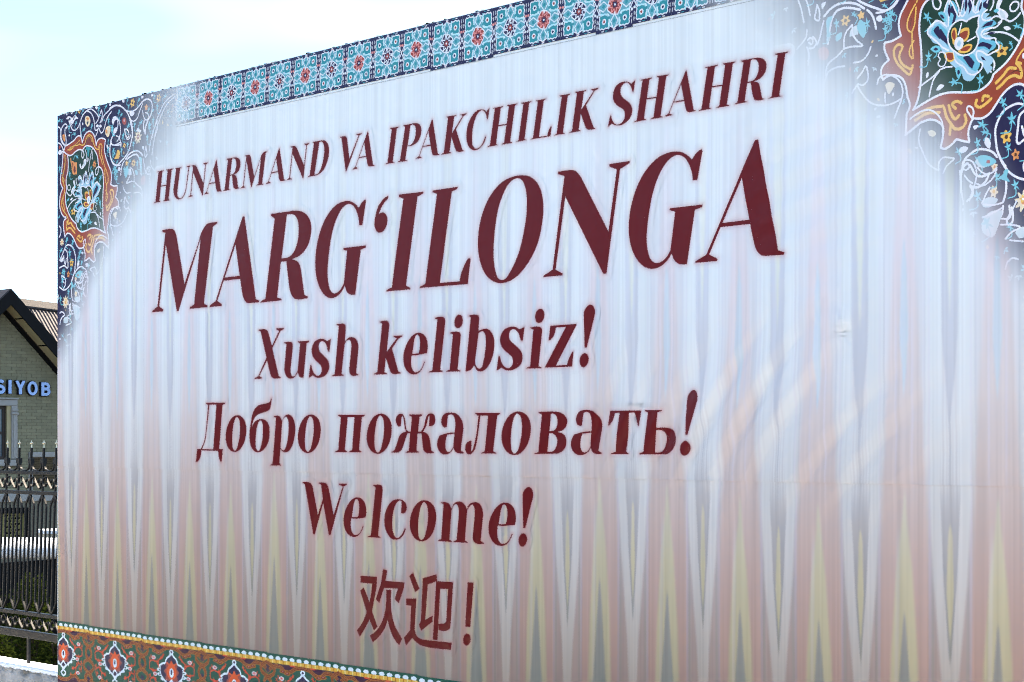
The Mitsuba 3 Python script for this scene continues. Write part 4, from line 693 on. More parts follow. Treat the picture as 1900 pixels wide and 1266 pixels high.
    ('cyan', 'sprig', 0, (0.5308, 2.9099, 0.0219, 1.1)),
    ('cyan', 'sprig', 0, (0.5195, 2.9231, 0.0120, 0.4)),
    ('cyan', 'sprig', 0, (0.5458, 2.8785, 0.0179, 1.4)),
    ('cyan', 'sprig', 0, (0.0213, 2.9755, 0.0166, 1.5)),
    ('yellow', 'f', 0, '1084,5969* 1114,6005* 1144,5990* 1137,5947* 1069,5931'),
    ('white', 's', 10, '979,6088 965,6030* 986,5956* 1031,5899* 1099,5868* 1158,5869'),
    ('white', 's', 10, '1158,6056 1069,6062* 1001,6086* 994,6122'),
    ('white', 's', 11, '18,6107 51,6091* 91,6112* 124,6104* 165,6079'),
    ('white', 's', 11, '43,6129* 18,6111'),
    ('white', 'f', 0, '18,6116* 59,6132* 83,6108* 51,6087*'),
    ('white', 'f', 0, '918,6087* 941,6061* 929,6046* 914,6064*'),
    ('white', 'f', 0, '1129,5853* 1152,5842* 1129,5817* 1118,5830*'),
    ('redp', 'f', 0, '26,6160* 51,6178* 59,6157* 34,6143*'),
    ('white', 's', 11, '124,5153 144,5180* 189,5198* 237,5190* 285,5166* 317,5122* 337,5067* 333,5006* 325,4953* 293,4886* 269,4852'),
    ('white', 's', 11, '124,5153 67,5082* 43,5059'),
    ('white', 's', 11, '144,5157 177,5132* 189,5070* 189,4971* 132,4999* 38,4985'),
    ('white', 's', 11, '116,5095 124,5041* 144,5011* 165,5067'),
    ('white', 's', 11, '325,4912 349,4939* 405,4964* 452,4969* 500,4950* 539,4919* 555,4869* 563,4833'),
    ('white', 's', 11, '38,5392 63,5365* 59,5315* 34,5284'),
    ('white', 's', 11, '75,4904 124,4892* 148,4859'),
    ('white', 'f', 0, '51,5046* 75,5073* 108,5084* 100,5047* 67,5037*'),
    ('cream', 'flower', 'orange', (0.0417, 2.6162, 0.0203, 0.0197, 7)),
    ('yellow', 'flower', 'brown', (0.1326, 2.5095, 0.0192, 0.0206, 5)),
    ('orange', 'flower', 'brown', (0.1025, 2.4559, 0.0141, 0.0175, 5)),
    ('cyan', 'sprig', 0, (0.2104, 2.5532, 0.0204, 0.6)),
    ('cyan', 'sprig', 0, (0.2262, 2.5030, 0.0174, 1.3)),
    ('cyan', 'sprig', 0, (0.1145, 2.5560, 0.0227, 1.5)),
    ('cyan', 'sprig', 0, (0.0863, 2.6221, 0.0196, 0.9)),
    ('cyan', 'sprig', 0, (0.1426, 2.6074, 0.0195, 1.2)),
    ('cyan', 'sprig', 0, (0.0335, 2.5764, 0.0187, 0.6)),
    ('cyan', 'sprig', 0, (0.1266, 2.4790, 0.0165, 1.3)),
    ('cyan', 'sprig', 0, (0.0620, 2.4668, 0.0186, 1.4)),
    ('cyan', 'sprig', 0, (0.2024, 2.5312, 0.0143, 0.2)),
    ('cyan', 'sprig', 0, (0.2223, 2.4482, 0.0204, 0.9)),
    ('cyan', 'sprig', 0, (0.2891, 2.4845, 0.0162, 1.0)),
    ('white', 'f', 0, '365,4996* 397,5034* 409,5005* 373,4966*'),
    ('white', 'f', 0, '516,4985* 563,4994* 578,4973* 531,4964*'),
    ('white', 'f', 0, '445,5105* 484,5106* 476,5086*'),
    ('white', 's', 11, '325,4952 293,4880* 245,4817* 189,4780* 124,4763* 38,4797'),
    ('white', 's', 11, '75,4907 132,4882* 152,4852* 148,4815* 116,4780'),
    ('white', 's', 11, '75,4907 91,4860* 124,4833'),
    ('white', 's', 11, '277,4820 265,4759* 269,4701* 285,4651'),
    ('white', 's', 11, '373,4826 421,4811* 468,4828* 500,4879* 523,4898'),
    ('white', 's', 11, '523,4898 559,4867* 563,4794* 563,4733'),
    ('white', 's', 11, '373,4826 405,4775* 452,4752* 500,4761'),
    ('white', 's', 11, '47,4543 75,4554* 116,4540* 132,4522* 91,4504* 59,4472* 47,4435'),
    ('white', 's', 11, '229,4617 221,4568* 229,4530* 253,4521* 261,4545* 241,4579* 245,4628'),
    ('white', 's', 11, '285,4630 293,4584* 325,4542'),
    ('white', 's', 11, '500,4769 484,4713* 523,4678'),
    ('cream', 'flower', 'orange', (0.1706, 2.4284, 0.0112, 0.0154, 5)),
    ('cream', 'flower', 'yellow', (0.1726, 2.3585, 0.0151, 0.0195, 6)),
    ('cream', 'flower', 'orange', (0.0762, 2.3227, 0.0303, 0.0331, 9)),
    ('yellow', 'flower', 'white', (0.0790, 2.3287, 0.0113, 0.0124, 5)),
    ('pale', 'f', 0, '373,4896* 421,4917* 468,4906* 452,4874* 405,4861*'),
    ('pale', 'f', 0, '116,4486* 173,4500* 205,4474* 181,4439 116,4442'),
    ('pale', 'f', 0, '293,4601* 349,4610* 405,4579* 421,4496* 357,4458* 309,4538*'),
    ('pale', 'f', 0, '317,4669* 405,4681* 421,4643* 357,4634*'),
    ('cyan', 'sprig', 0, (0.0457, 2.4300, 0.0197, 1.2)),
    ('cyan', 'sprig', 0, (0.1025, 2.3687, 0.0186, 1.3)),
    ('cyan', 'sprig', 0, (0.1626, 2.3981, 0.0174, 1.4)),
    ('cyan', 'sprig', 0, (0.0294, 2.3397, 0.0187, 1.5)),
    ('cyan', 'sprig', 0, (0.1186, 2.2525, 0.0165, 1.1)),
    ('cyan', 'sprig', 0, (0.1945, 2.2693, 0.0246, 1.0)),
    ('cyan', 'sprig', 0, (0.2262, 2.3493, 0.0204, 1.3)),
    ('cyan', 'sprig', 0, (0.0498, 2.4711, 0.0186, 1.0)),
    ('white', 's', 9, '1760,5743 1732,5765* 1690,5803* 1681,5853'),
    ('white', 's', 9, '1681,5742 1667,5703* 1672,5630'),
    ('white', 's', 9, '1676,5786 1653,5797* 1635,5776* 1644,5755* 1667,5769'),
    ('white', 's', 9, '1635,5801 1607,5760* 1625,5734* 1667,5732'),
    ('white', 's', 9, '1552,5884 1566,5842* 1579,5793* 1602,5745'),
    ('white', 's', 9, '1403,5689 1349,5695* 1260,5689* 1305,5728* 1336,5776* 1336,5827'),
    ('white', 's', 9, '1336,5827 1380,5791* 1398,5743* 1398,5699'),
    ('white', 's', 9, '1538,5549 1529,5598* 1502,5627* 1457,5649* 1412,5679'),
    ('white', 's', 9, '1199,5672 1217,5635* 1260,5599* 1327,5594'),
    ('cyan', 'f', 0, '1461,5774* 1412,5792* 1421,5757* 1457,5744*'),
    ('cyan', 'f', 0, '1300,5814* 1278,5847* 1247,5827* 1234,5778* 1252,5734* 1287,5769*'),
    ('cyan', 'f', 0, '1520,5901* 1484,5902* 1502,5861* 1515,5805* 1529,5741* 1529,5807*'),
    ('redp', 'f', 0, '1589,5717* 1547,5725* 1511,5690* 1529,5646* 1575,5649*'),
    ('white', 's', 9, '1151,5441 1142,5472* 1108,5487* 1061,5482* 1014,5458* 979,5414* 969,5374* 979,5322* 1005,5269* 1026,5222'),
    ('white', 's', 9, '1300,5496 1260,5532* 1238,5561* 1221,5516* 1225,5469* 1260,5449* 1296,5461* 1260,5395* 1195,5332* 1121,5308* 1043,5309* 982,5329'),
    ('white', 's', 9, '1095,5380 1097,5352* 1093,5323'),
    ('white', 's', 9, '1291,5461 1322,5432* 1336,5412'),
    ('white', 's', 9, '1543,5462 1538,5524* 1515,5565* 1466,5583* 1394,5584'),
    ('white', 's', 8, '845,5134 854,5065* 824,4991* 779,4916* 725,4879'),
    ('white', 's', 8, '916,5202 883,5219* 833,5238* 775,5237* 738,5215* 705,5180* 688,5136* 690,5094'),
    ('white', 's', 8, '717,4878 713,4923* 684,4948* 648,4944* 609,4933* 635,4915* 668,4887* 684,4858'),
    ('white', 's', 8, '555,4882 551,4909* 527,4917* 491,4906* 467,4869* 459,4821* 471,4774* 507,4681'),
    ('white', 's', 8, '555,4872 527,4859* 509,4874* 523,4896* 543,4891'),
    ('white', 's', 8, '455,4868 427,4838* 388,4820* 349,4830* 328,4851* 341,4809* 372,4778* 420,4759* 459,4773'),
    ('white', 's', 8, '573,4860 569,4825* 559,4738* 547,4662'),
    ('white', 's', 8, '539,4829 515,4799* 487,4779'),
    ('white', 's', 8, '424,4657 388,4721* 372,4744'),
    ('cream', 'f', 0, '791,5113* 758,5116* 733,5093* 754,5078* 779,5088*'),
    ('cream', 'f', 0, '1091,5433* 1056,5439* 1026,5420* 1043,5394* 1069,5369* 1086,5400*'),
    ('cyan', 'f', 0, '455,4923* 396,4930* 330,4882* 357,4871* 416,4867* 443,4894*'),
    ('cyan', 'f', 0, '314,4792* 287,4810* 271,4835* 252,4833* 260,4793* 241,4765* 283,4776*'),
    ('redp', 'f', 0, '392,4899* 372,4897* 372,4883* 392,4885*'),
    ('white', 's', 8, '416,4651 349,4641* 287,4649'),
    ('white', 's', 8, '420,4576 357,4594* 295,4619'),
    ('white', 's', 8, '302,4525 241,4520* 175,4501* 233,4476* 271,4442'),
    ('white', 's', 8, '295,4559 248,4555* 221,4609* 198,4651'),
    ('white', 's', 8, '241,4433 202,4426* 157,4419'),
    ('white', 's', 8, '271,4271 256,4309* 225,4330* 187,4321'),
]
PALETTE = {'navy': (62, 60, 92), 'slate': (84, 92, 110), 'rust': (158, 72, 52), 'rustdk': (128, 62, 56), 'green': (62, 84, 72), 'white': (236, 236, 246), 'pale': (206, 220, 228), 'ltblue': (168, 208, 228), 'cyan': (120, 200, 216), 'cyan2': (112, 190, 214), 'teal': (62, 150, 160), 'yellow': (238, 190, 96), 'orange': (226, 150, 92), 'brown': (96, 60, 44), 'redp': (176, 78, 70), 'cream': (240, 222, 190)}

# ---------------------------------------------------------------- inks
for name, rgb in dict(navy=(46, 42, 76), slate=(72, 80, 98), green=(40, 66, 54), maroon=(98, 0, 12), glow=(188, 120, 122), strip_green=(18, 84, 70), bead=(226, 238, 246), gold=(226, 176, 66), goldlight=(246, 224, 150), plum=(58, 22, 58),
                      strap=(186, 116, 36), strapcore=(118, 48, 44), sprig=(212, 74, 50), coral=(226, 92, 48), teal2=(58, 146, 160), aqua=(104, 172, 188), aqualight=(176, 226, 236), wine=(158, 76, 72), ink=(48, 50, 84), chalk=(222, 230, 240), blush=(222, 150, 150)).items():
    PALETTE[name] = rgb
INK = {n: i for i, n in enumerate(PALETTE)}
INK_RGB = np.array([srgb(*PALETTE[n]) for n in INK]) * 0.92


def ink(idx):
    i = mi.UInt32(idx * 100 + 0.5)
    out = mi.Color3f(0)
    for k, c in enumerate(INK_RGB):
        out = dr.select(i == k, mi.Color3f(*map(float, c)), out)
    return out


def print_tone(p, n, uv):
    """uv.x says which ink, uv.y how much of it covers the ground (above 1.5: it fades like the corner ornament)"""
    s, h = place_of(p)
    a = dr.select(uv.y > 1.5, corner_ink(s, h), dr.clip(uv.y, 0, 1))
    return mix(ikat(s, h), ink(uv.x), a)


def ground_tone(p, n, uv):
    return ikat(*place_of(p))


def vinyl(fn):
    return {'type': 'twosided', 'bsdf': {'type': 'roughplastic', 'distribution': 'ggx', 'alpha': 0.07, 'int_ior': 1.30, 'nonlinear': False, 'specular_reflectance': 0.5, 'diffuse_reflectance': proc(fn)}}


scene['mat_vinyl'] = vinyl(ground_tone)
scene['mat_print'] = vinyl(print_tone)


def slack(s, h):
    """how far the stretched sheet stands out from flat: slack, pulled folds above the seam, small dents"""
    s, h = np.asarray(s, float), np.asarray(h, float)
    q = np.stack([s * 1.1, h * 0.9, np.zeros_like(s)], -1)
    z = 0.010 * (meshkit.fbm(q, 2, 3) - 0.5)
    # folds that rise to the right from the seam, strongest in the right half
    ca, sa = math.cos(math.radians(52)), math.sin(math.radians(52))
    w = -(s - 4.2) * sa + (h - 1.55) * ca + 0.05 * np.sin(3.1 * s + 2 * h)
    win = np.exp(-((s - 4.25) / 0.62) ** 2) * np.exp(-((h - 1.70) / 0.24) ** 2)
    jit = meshkit.noise(np.stack([w * 6, s * 0.4, h * 0.4], -1), 5)
    ph = 2 * math.pi * (w / 0.150 + 0.55 * jit)
    z = z + win * 0.0100 * (np.sin(ph) + 0.30 * np.sin(2 * ph + 0.6)) * (0.35 + 1.0 * meshkit.noise(np.stack([w * 5, s * 1.5, h * 1.5], -1), 8))
    win2 = np.exp(-((s - 4.62) / 0.25) ** 2) * np.exp(-((h - 2.45) / 0.3) ** 2)
    w2 = h - 0.35 * s
    z = z + win2 * 0.0022 * np.sin(2 * math.pi * w2 / 0.11)
    # short pleats where the two sheets meet
    up = np.clip((h - SEAM) / 0.35, 0, 1)
    n = meshkit.fbm(np.stack([s * 9, up * 0.7, np.zeros_like(s)], -1), 3, 21) - 0.5
    z = z + np.where(h > SEAM, 0.004 * n * (1 - up) ** 1.5, 0.002 * n * np.clip(1 - (SEAM - h) / 0.3, 0, 1))
    for ds, dh, r, m in ((4.72, 2.02, 0.030, 0.005), (4.73, 1.98, 0.018, -0.004), (0.21, 1.28, 0.008, -0.002), (3.95, 1.9, 0.02, 0.002), (4.77, 1.41, 0.03, 0.003)):
        z = z + m * np.exp(-((s - ds) ** 2 + (h - dh) ** 2) / r**2)
    edge = np.clip(np.minimum(np.minimum(s, W_B - s), np.minimum(h - H0, H1 - h)) / 0.06, 0, 1)
    return z * edge


def sheet(v2, faces, off, uv=None):
    """a flat figure of the sheet (s, h), laid over its slack with true normals"""
    v2 = np.asarray(v2, float)
    s, h = v2[:, 0], v2[:, 1]
    e = 2e-3
    z = slack(s, h)
    gs, gh = (slack(s + e, h) - slack(s - e, h)) / (2 * e), (slack(s, h + e) - slack(s, h - e)) / (2 * e)
    P = on_board(s, h, z + off)
    N = np.stack([BN[0] - gs * BU[0], BN[1] - gs * BU[1], -gh], -1)
    N /= np.linalg.norm(N, axis=1, keepdims=True)
    f = np.asarray(faces)
    g = np.cross(P[f[:, 1]] - P[f[:, 0]], P[f[:, 2]] - P[f[:, 0]])
    flip = g @ np.array([BN[0], BN[1], 0]) < 0
    f = np.where(flip[:, None], f[:, ::-1], f)
    m = trimesh.Trimesh(P, f, process=False)
    path = meshkit.write_ply(m, True, uv, None, N)
    return {'type': 'ply', 'filename': path, 'face_normals': False, 'bsdf': {'type': 'ref', 'id': 'mat_print' if uv is not None else 'mat_vinyl'}}


def triangles(poly, most=0.035):
    V, Fc, at = [], [], 0
    for g in getattr(poly, 'geoms', [poly]):
        if g.geom_type != 'Polygon' or g.area < 2e-7:
            continue
        rings = [np.array(r.coords)[:-1] for r in [g.exterior] + list(g.interiors)]
        v = np.vstack(rings)
        f = mapbox_earcut.triangulate_float64(v, np.cumsum([len(r) for r in rings]).astype(np.uint32)).reshape(-1, 3).astype(int)
        if len(f) == 0:
            continue
        if most and np.ptp(v, axis=0).max() > most:
            v3, f = trimesh.remesh.subdivide_to_size(np.c_[v, np.zeros(len(v))], f, most, max_iter=12)
            v = v3[:, :2]
        V.append(v)
        Fc.append(f + at)
        at += len(v)
    return (np.vstack(V), np.vstack(Fc)) if V else (np.zeros((0, 2)), np.zeros((0, 3), int))


def inked(figures, off, most=0.035):
    """figures: (polygon, ink, cover or a function of the vertices) that do not overlap -> one printed sheet"""
    V, Fc, UV, at = [], [], [], 0
    for poly, name, cover in figures:
        v, f = triangles(poly, most)
        if not len(f):
            continue
        c = cover(v[:, 0], v[:, 1]) if callable(cover) else np.full(len(v), float(cover))
        V.append(v)
        Fc.append(f + at)
        UV.append(np.c_[np.full(len(v), INK[name] / 100), c])
        at += len(v)
    return sheet(np.vstack(V), np.vstack(Fc), off, np.vstack(UV))


def flatten(figures):
    """painter's order -> figures that no longer overlap, so that the print is one flat layer"""
    geo = [g for g, _, _ in figures]
    tree = STRtree(geo)
    out = []
    for i, (g, name, cover) in enumerate(figures):
        over = [geo[j] for j in tree.query(g, predicate='intersects') if j > i]
        if over:
            g = polys(g.difference(union_all(over)))
        if not g.is_empty:
            out.append((g, name, cover))
    return out


# ---------------------------------------------------------------- ground
gx = np.concatenate([[-900, -300, -120, -70], np.linspace(-45, 45, 61), [70, 120, 300, 900]])
gy = np.concatenate([[-900, -300, -120, -60], np.linspace(-30, 75, 71), [120, 300, 900]])
X, Y = np.meshgrid(gx, gy)
behind = -((X - BA[0]) * BN[0] + (Y - BA[1]) * BN[1]) - 0.30
Z = np.where(behind > 0, -1.5 * np.clip(behind / 9, 0, 1), 0.0)
idx = np.arange(X.size).reshape(X.shape)
quads = np.stack([idx[:-1, :-1], idx[:-1, 1:], idx[1:, 1:], idx[1:, :-1]], -1).reshape(-1, 4)
put('ground', (np.stack([X, Y, Z], -1).reshape(-1, 3), quads), 'mat_ground', kind='structure', smooth=40)


def paved(s0, s1, o0, o1, z):
    return hexa([np.array([*on_board(s, 0, o)[:2], q]) for q in (-0.2, z) for s, o in ((s0, o0), (s1, o0), (s1, o1), (s0, o1))])


put('pavement', paved(-14, 18, -0.098, 7.5, 0.06), 'mat_paving', kind='structure')
put('kerb', paved(-14, 18, 7.501, 7.68, 0.075), 'mat_stone', kind='structure')

# ---------------------------------------------------------------- the billboard
bb = thing('billboard', 'large printed vinyl billboard with maroon welcome texts over faded striped silk pattern', 'billboard')


def grid(s0, s1, h0, h1, step):
    a, b = np.linspace(s0, s1, int((s1 - s0) / step) + 2), np.linspace(h0, h1, int((h1 - h0) / step) + 2)
    S, H = np.meshgrid(a, b)
    i = np.arange(S.size).reshape(S.shape)
    return np.c_[S.ravel(), H.ravel()], np.stack([i[:-1, :-1], i[:-1, 1:], i[1:, 1:], i[1:, :-1]], -1).reshape(-1, 4)[:, [0, 1, 2, 0, 2, 3]].reshape(-1, 3)


def seam_h(s):
    return SEAM + 0.006 * np.exp(-np.asarray(s) / 0.5)


v, f = grid(0, W_B, SEAM, H1, 0.02)
k = (v[:, 1] - SEAM) / (H1 - SEAM)
v[:, 1] = seam_h(v[:, 0]) * (1 - k) + H1 * k
main = sheet(v, f, 0.0035)
scene[bb + '__banner'] = main
labels[bb + '__banner'] = {'label': 'pale upper vinyl sheet with the main lettering'}
ban = bb + '__banner'
# the turned lower edge of the upper sheet
s = np.linspace(0, W_B, 160)
z = slack(s, seam_h(s))
lip = np.vstack([on_board(s, seam_h(s), z + 0.0035), on_board(s, seam_h(s) - 0.0005, z - 0.004)])
i = np.arange(159)
put('hem', (lip, np.vstack([np.stack([i, i + 1, i + 161, i + 160], -1)])), 'mat_vinyl', ban)
v, f = grid(0, W_B, H0, SEAM + 0.02, 0.03)
low = bb + '__banner_001'
scene[low] = sheet(v, f, 0.0)
labels[low] = {'label': 'browner lower vinyl sheet with yellow spikes'}

# --- lettering
glyphs = {}
for name, (ox, oy, cs) in GLYPHS.items():
    ps = [Polygon(curve(*parse(c), n=5)).buffer(0) for c in cs]
    if name in ('huan', 'ying'):
        g = union_all(ps)
    else:
        g = ps[0]
        for p in ps[1:]:
            g = g.difference(p) if g.contains(p.representative_point()) else g.union(p)
    glyphs[name] = g
LINE_LABELS = ['top line of small maroon capitals', 'largest maroon word of the billboard', 'maroon greeting in Latin letters under the big word', 'maroon greeting in Cyrillic letters', 'maroon English greeting', 'maroon greeting in Chinese characters']
for li, row in enumerate(TEXT):
    shapes = []
    for name, k, dx, dh in row:
        g = affinity.affine_transform(glyphs[name], [k, 0, 0, k, dx, dh])
        if k != 1:
            g = g.buffer(-0.0004, join_style=2)
        shapes.append(g)
    text = union_all(shapes)
    figs, inner = [], text
    for step, (r, cover) in enumerate(((0.004, 0.42), (0.008, 0.25), (0.013, 0.13), (0.019, 0.06), (0.026, 0.025))):
        outer = text.buffer(r, quad_segs=3)
        figs.append((outer.difference(inner), 'glow', cover))
        inner = outer
    figs.append((text, 'maroon', 0.985))
    key = numbered((low if li >= 4 else ban) + '__lettering')
    scene[key] = inked(figs, 0.0052 if li < 4 else 0.0018)
    labels[key] = {'label': LINE_LABELS[li]}

# --- corner ornaments
rng = np.random.default_rng(4)
figs = [(rect(0.0, 1.70, 1.30, H1 - 0.001), 'navy', 2.0)]
field = []
for col, kind, w, p in ORNAMENT:
    if kind in 'fcs':
        Q = curve(*parse(p), closed=kind != 's', n=4)
        if kind == 'f':
            g = Polygon(Q).buffer(0)
        else:
            g = LineString(Q if kind == 's' else np.vstack([Q, Q[:1]])).buffer(w / 4000 * (1.25 if col == 'white' else 1.0), quad_segs=2)
        figs.append((g, col, 2.0))
    elif kind == 'flower':
        x, y, rx, ry, n = p
        t = np.linspace(0, 2 * np.pi, n * 6, endpoint=False)
        r = 0.78 + 0.22 * np.cos(n * (t - 0.2))
        figs.append((Polygon(np.c_[x + rx * r * np.cos(t), y + ry * r * np.sin(t)]).buffer(0), col, 2.0))
        t = np.linspace(0, 2 * np.pi, 10, endpoint=False)
        figs.append((Polygon(np.c_[x + rx * 0.3 * np.cos(t), y + ry * 0.3 * np.sin(t)]), w, 2.0))
    else:
        x, y, R, a = p
        parts = []
        for da, l, wd in ((0, 1.15, 0.34), (0.95, 0.85, 0.28), (-0.95, 0.85, 0.28), (2.6, 1.0, 0.22), (-2.5, 0.65, 0.22)):
            d = np.array([math.cos(a + da), math.sin(a + da)])
            m = np.array([-d[1], d[0]])
            c = np.array([x, y])
            parts.append(Polygon([c - d * 0.12 * R, c + d * 0.25 * R + m * wd * R * 0.6, c + d * 0.6 * R + m * wd * R * 0.45, c + d * l * R, c + d * 0.35 * R - m * wd * R * 0.6]).buffer(0))
        st = np.array([[x, y], [x - R * 1.5 * math.cos(a + 0.3), y - R * 1.5 * math.sin(a + 0.3)], [x - R * 2.2 * math.cos(a + 0.9), y - R * 2.2 * math.sin(a + 0.9)]])
        parts.append(LineString(curve(st, [False, True, False], closed=False)).buffer(0.0016, quad_segs=1))
        figs.append((union_all(parts), col, 2.0))
# small leaves and buds that fill the field between the scrolls
taken = union_all([g.buffer(0.004) for g, c, _ in figs[1:]])
band_all = union_all([g for g, c, _ in figs if c == 'rust'])
extra = []
for _ in range(900):
    x, y = rng.uniform(0.01, 1.05), rng.uniform(1.95, H1 - 0.02)
    R = rng.uniform(0.010, 0.020)
    a = rng.uniform(0, 6.28)
    d, m = np.array([math.cos(a), math.sin(a)]), np.array([-math.sin(a), math.cos(a)])
    c = np.array([x, y])
    kind = rng.random()
    if kind < 0.62:
        g = union_all([Polygon([c, c + q * 0.5 * R + np.array([-q[1], q[0]]) * 0.22 * R, c + q * R, c + q * 0.45 * R - np.array([-q[1], q[0]]) * 0.22 * R]) for q in (d, d * 0.4 + m * 0.8, d * 0.4 - m * 0.8)])
        col = 'cyan' if kind < 0.45 else 'pale'
    else:
        t = np.linspace(0, 2 * np.pi, 10, endpoint=False)
        g = Polygon(c + np.outer(np.cos(t), d) * R * 0.45 + np.outer(np.sin(t), m) * R * 0.28)
        col = ['white', 'yellow', 'slate', 'redp'][int(rng.integers(0, 4))]
    if not taken.intersects(g) and not band_all.intersects(g):
        extra.append((g, col, 2.0))
        taken = taken.union(g.buffer(0.004))
figs = [figs[0]] + extra + figs[1:]
clip = union_all([rect(0.001, 1.70, 1.30, 3.061), rect(0.001, 3.05, 1.046, H1 - 0.001)])
corner = [(polys(g.intersection(clip)), n, c) for g, n, c in flatten(figs)]
for mirror in (False, True):
    done = [(affinity.affine_transform(g, [-1, 0, 0, 1, W_B, 0]) if mirror else g, n, c) for g, n, c in corner if not g.is_empty]
    key = numbered(ban + '__corner_ornament')
    scene[key] = inked(done, 0.0046)

# --- top border: a row of square tiles, dark and red rosettes by turns
TS, TH0, TH1 = 0.1755, 3.0622, H1 - 0.002


def star(cx, cy, r0, r1, n=8, a0=0.0):
    t = a0 + np.arange(2 * n) * np.pi / n
    r = np.where(np.arange(2 * n) % 2 == 0, r0, r1)
    return Polygon(np.c_[cx + r * np.cos(t), cy + r * np.sin(t)])


def disc(cx, cy, r, n=8, ry=None):
    t = np.arange(n) * 2 * np.pi / n
    return Polygon(np.c_[cx + r * np.cos(t), cy + (ry or r) * np.sin(t)])


def line(w, *pts):
    return LineString(pts).buffer(w / 2, cap_style=2, quad_segs=1)


def wavy(cx, cy, r, sx, sy):
    t = np.linspace(0, 2 * np.pi, 28, endpoint=False)
    q = (np.abs(np.cos(t)) ** 5 + np.abs(np.sin(t)) ** 5) ** -0.2 * (1 + 0.09 * np.cos(8 * t))
    return Polygon(np.c_[cx + sx * r * q * np.cos(t), cy + sy * r * q * np.sin(t)])


def tile(red):
    f = [(rect(-1, -1, 1, 1), 'ink')]
    body = wavy(0, 0, 0.80, 1, 1)
    f += [(body.buffer(0.045), 'chalk'), (body, 'aqua')]
    for sx in (-1, 1):
        for sy in (-1, 1):
            c = wavy(0.56 * sx, 0.58 * sy, 0.25, 0.95, 1)
            f += [(c.buffer(0.05), 'chalk'), (c, 'teal2'), (disc(0.56 * sx, 0.58 * sy, 0.12), 'chalk'), (disc(0.56 * sx, 0.58 * sy, 0.06, 6), 'wine' if (sx + sy) else 'ink')]
            f += [(line(0.06, (0.30 * sx, 0.92 * sy), (0.24 * sx, 0.55 * sy), (0.42 * sx, 0.30 * sy)), 'aqualight'), (line(0.06, (0.94 * sx, 0.24 * sy), (0.66 * sx, 0.30 * sy), (0.42 * sx, 0.30 * sy)), 'aqualight')]
            f += [(disc(0.30 * sx, 0.46 * sy, 0.07, 6), 'teal2')]
    for a, b in ((1, 0), (-1, 0), (0, 1), (0, -1)):
        kite = Polygon([(0.40 * a, 0.40 * b), (0.62 * a + 0.17 * b, 0.62 * b + 0.17 * a), (0.93 * a, 0.93 * b), (0.62 * a - 0.17 * b, 0.62 * b - 0.17 * a)]).buffer(0)
        f += [(kite.buffer(0.045), 'chalk'), (kite, 'aqua'), (disc(0.62 * a, 0.62 * b, 0.08, 6), 'teal2')]
    r = star(0, 0, 0.40, 0.35, 4, 0.39)
    f += [(r.buffer(0.05), 'chalk'), (r, 'wine' if red else 'ink')]
    st = star(0, 0, 0.36, 0.17, 8, 0.2)
    f += [(st.boundary.buffer(0.022, quad_segs=1), 'blush' if red else 'chalk'), (star(0, 0, 0.17, 0.09, 8), 'ink' if red else 'wine'), (disc(0, 0, 0.05, 6), 'chalk')]
    for k in range(4):
        t = k * np.pi / 2
        f += [(disc(0.31 * math.cos(t), 0.31 * math.sin(t), 0.045, 6), 'chalk')]
    for sx in (-1, 1):      # the uprights between tiles
        f += [(rect(min(sx, 0.89 * sx), -1, max(sx, 0.89 * sx), 1), 'ink')]
        for y in (-0.78, -0.56, 0.56, 0.78):
            f += [(rect(0.935 * sx - 0.018, y - 0.08, 0.935 * sx + 0.018, y + 0.08), 'chalk')]
        f += [(line(0.05, (0.78 * sx, 0.34), (0.90 * sx, 0.16), (sx, 0.0)), 'chalk'), (line(0.05, (0.78 * sx, -0.34), (0.90 * sx, -0.16), (sx, 0.0)), 'chalk'), (disc(0.93 * sx, 0.33, 0.065, 6), 'blush'), (disc(0.93 * sx, -0.33, 0.065, 6), 'chalk')]
    for sy in (-1, 1):
        f += [(rect(-1, min(sy, 0.90 * sy), 1, max(sy, 0.90 * sy)), 'ink'), (star(0, 0.93 * sy, 0.11, 0.05, 5), 'chalk'), (disc(0, 0.93 * sy, 0.03, 6), 'blush')]
        for x in (-0.62, -0.42, 0.42, 0.62):
            f += [(rect(x - 0.07, 0.95 * sy - 0.018, x + 0.07, 0.95 * sy + 0.018), 'teal2' if abs(x) < 0.5 else 'chalk')]
    sq = rect(-1, -1, 1, 1)
    return [(polys(g.intersection(sq)), n, c) for g, n, c in flatten([(g, n, 1.0) for g, n in f])]


tiles = [tile(False), tile(True)]
figs = []
x = 1.2205 - TS
n = 0
while x < W_B - 1.0455 + 0.0:
    jit = 0.0012 * math.sin(n * 2.1)
    w = min(TS, W_B - 1.046 - x)
    if w < 0.02:
        break
    lift = 0.008 if n in (10, 11, 15) else 0.0            # a few strips were glued on a little low
    m = [TS / 2, -0.052 * 0.0, 0.0, (TH1 - TH0) / 2, x + TS / 2, (TH0 + TH1) / 2]
    for g, nm, c in tiles[n % 2]:
        q = affinity.affine_transform(g, [TS / 2, 0.0052, 0.0, (TH1 - TH0 + lift) / 2, x + TS / 2, (TH0 + TH1 - lift) / 2]).buffer(0)
        q = polys(q.intersection(rect(1.046, 3.0, W_B - 1.046, TH1)))
        if not q.is_empty:
            figs.append((q, nm, lambda s, h: 0.22 + 0.78 * np.clip((np.minimum(s, W_B - s) - 1.05) / 0.26, 0, 1)))
    x += TS + jit
    n += 1
for a in np.arange(1.05, W_B - 1.05, 0.5275):
    figs.append((rect(a, TH0 - 0.0105, min(a + 0.5275, W_B - 1.05), TH0 - 0.0085), 'slate', 0.5))
key = bb + '__border_strip'
scene[key] = inked(figs, 0.0060)
labels[key] = {'label': 'turquoise tiled border strip along the top edge'}

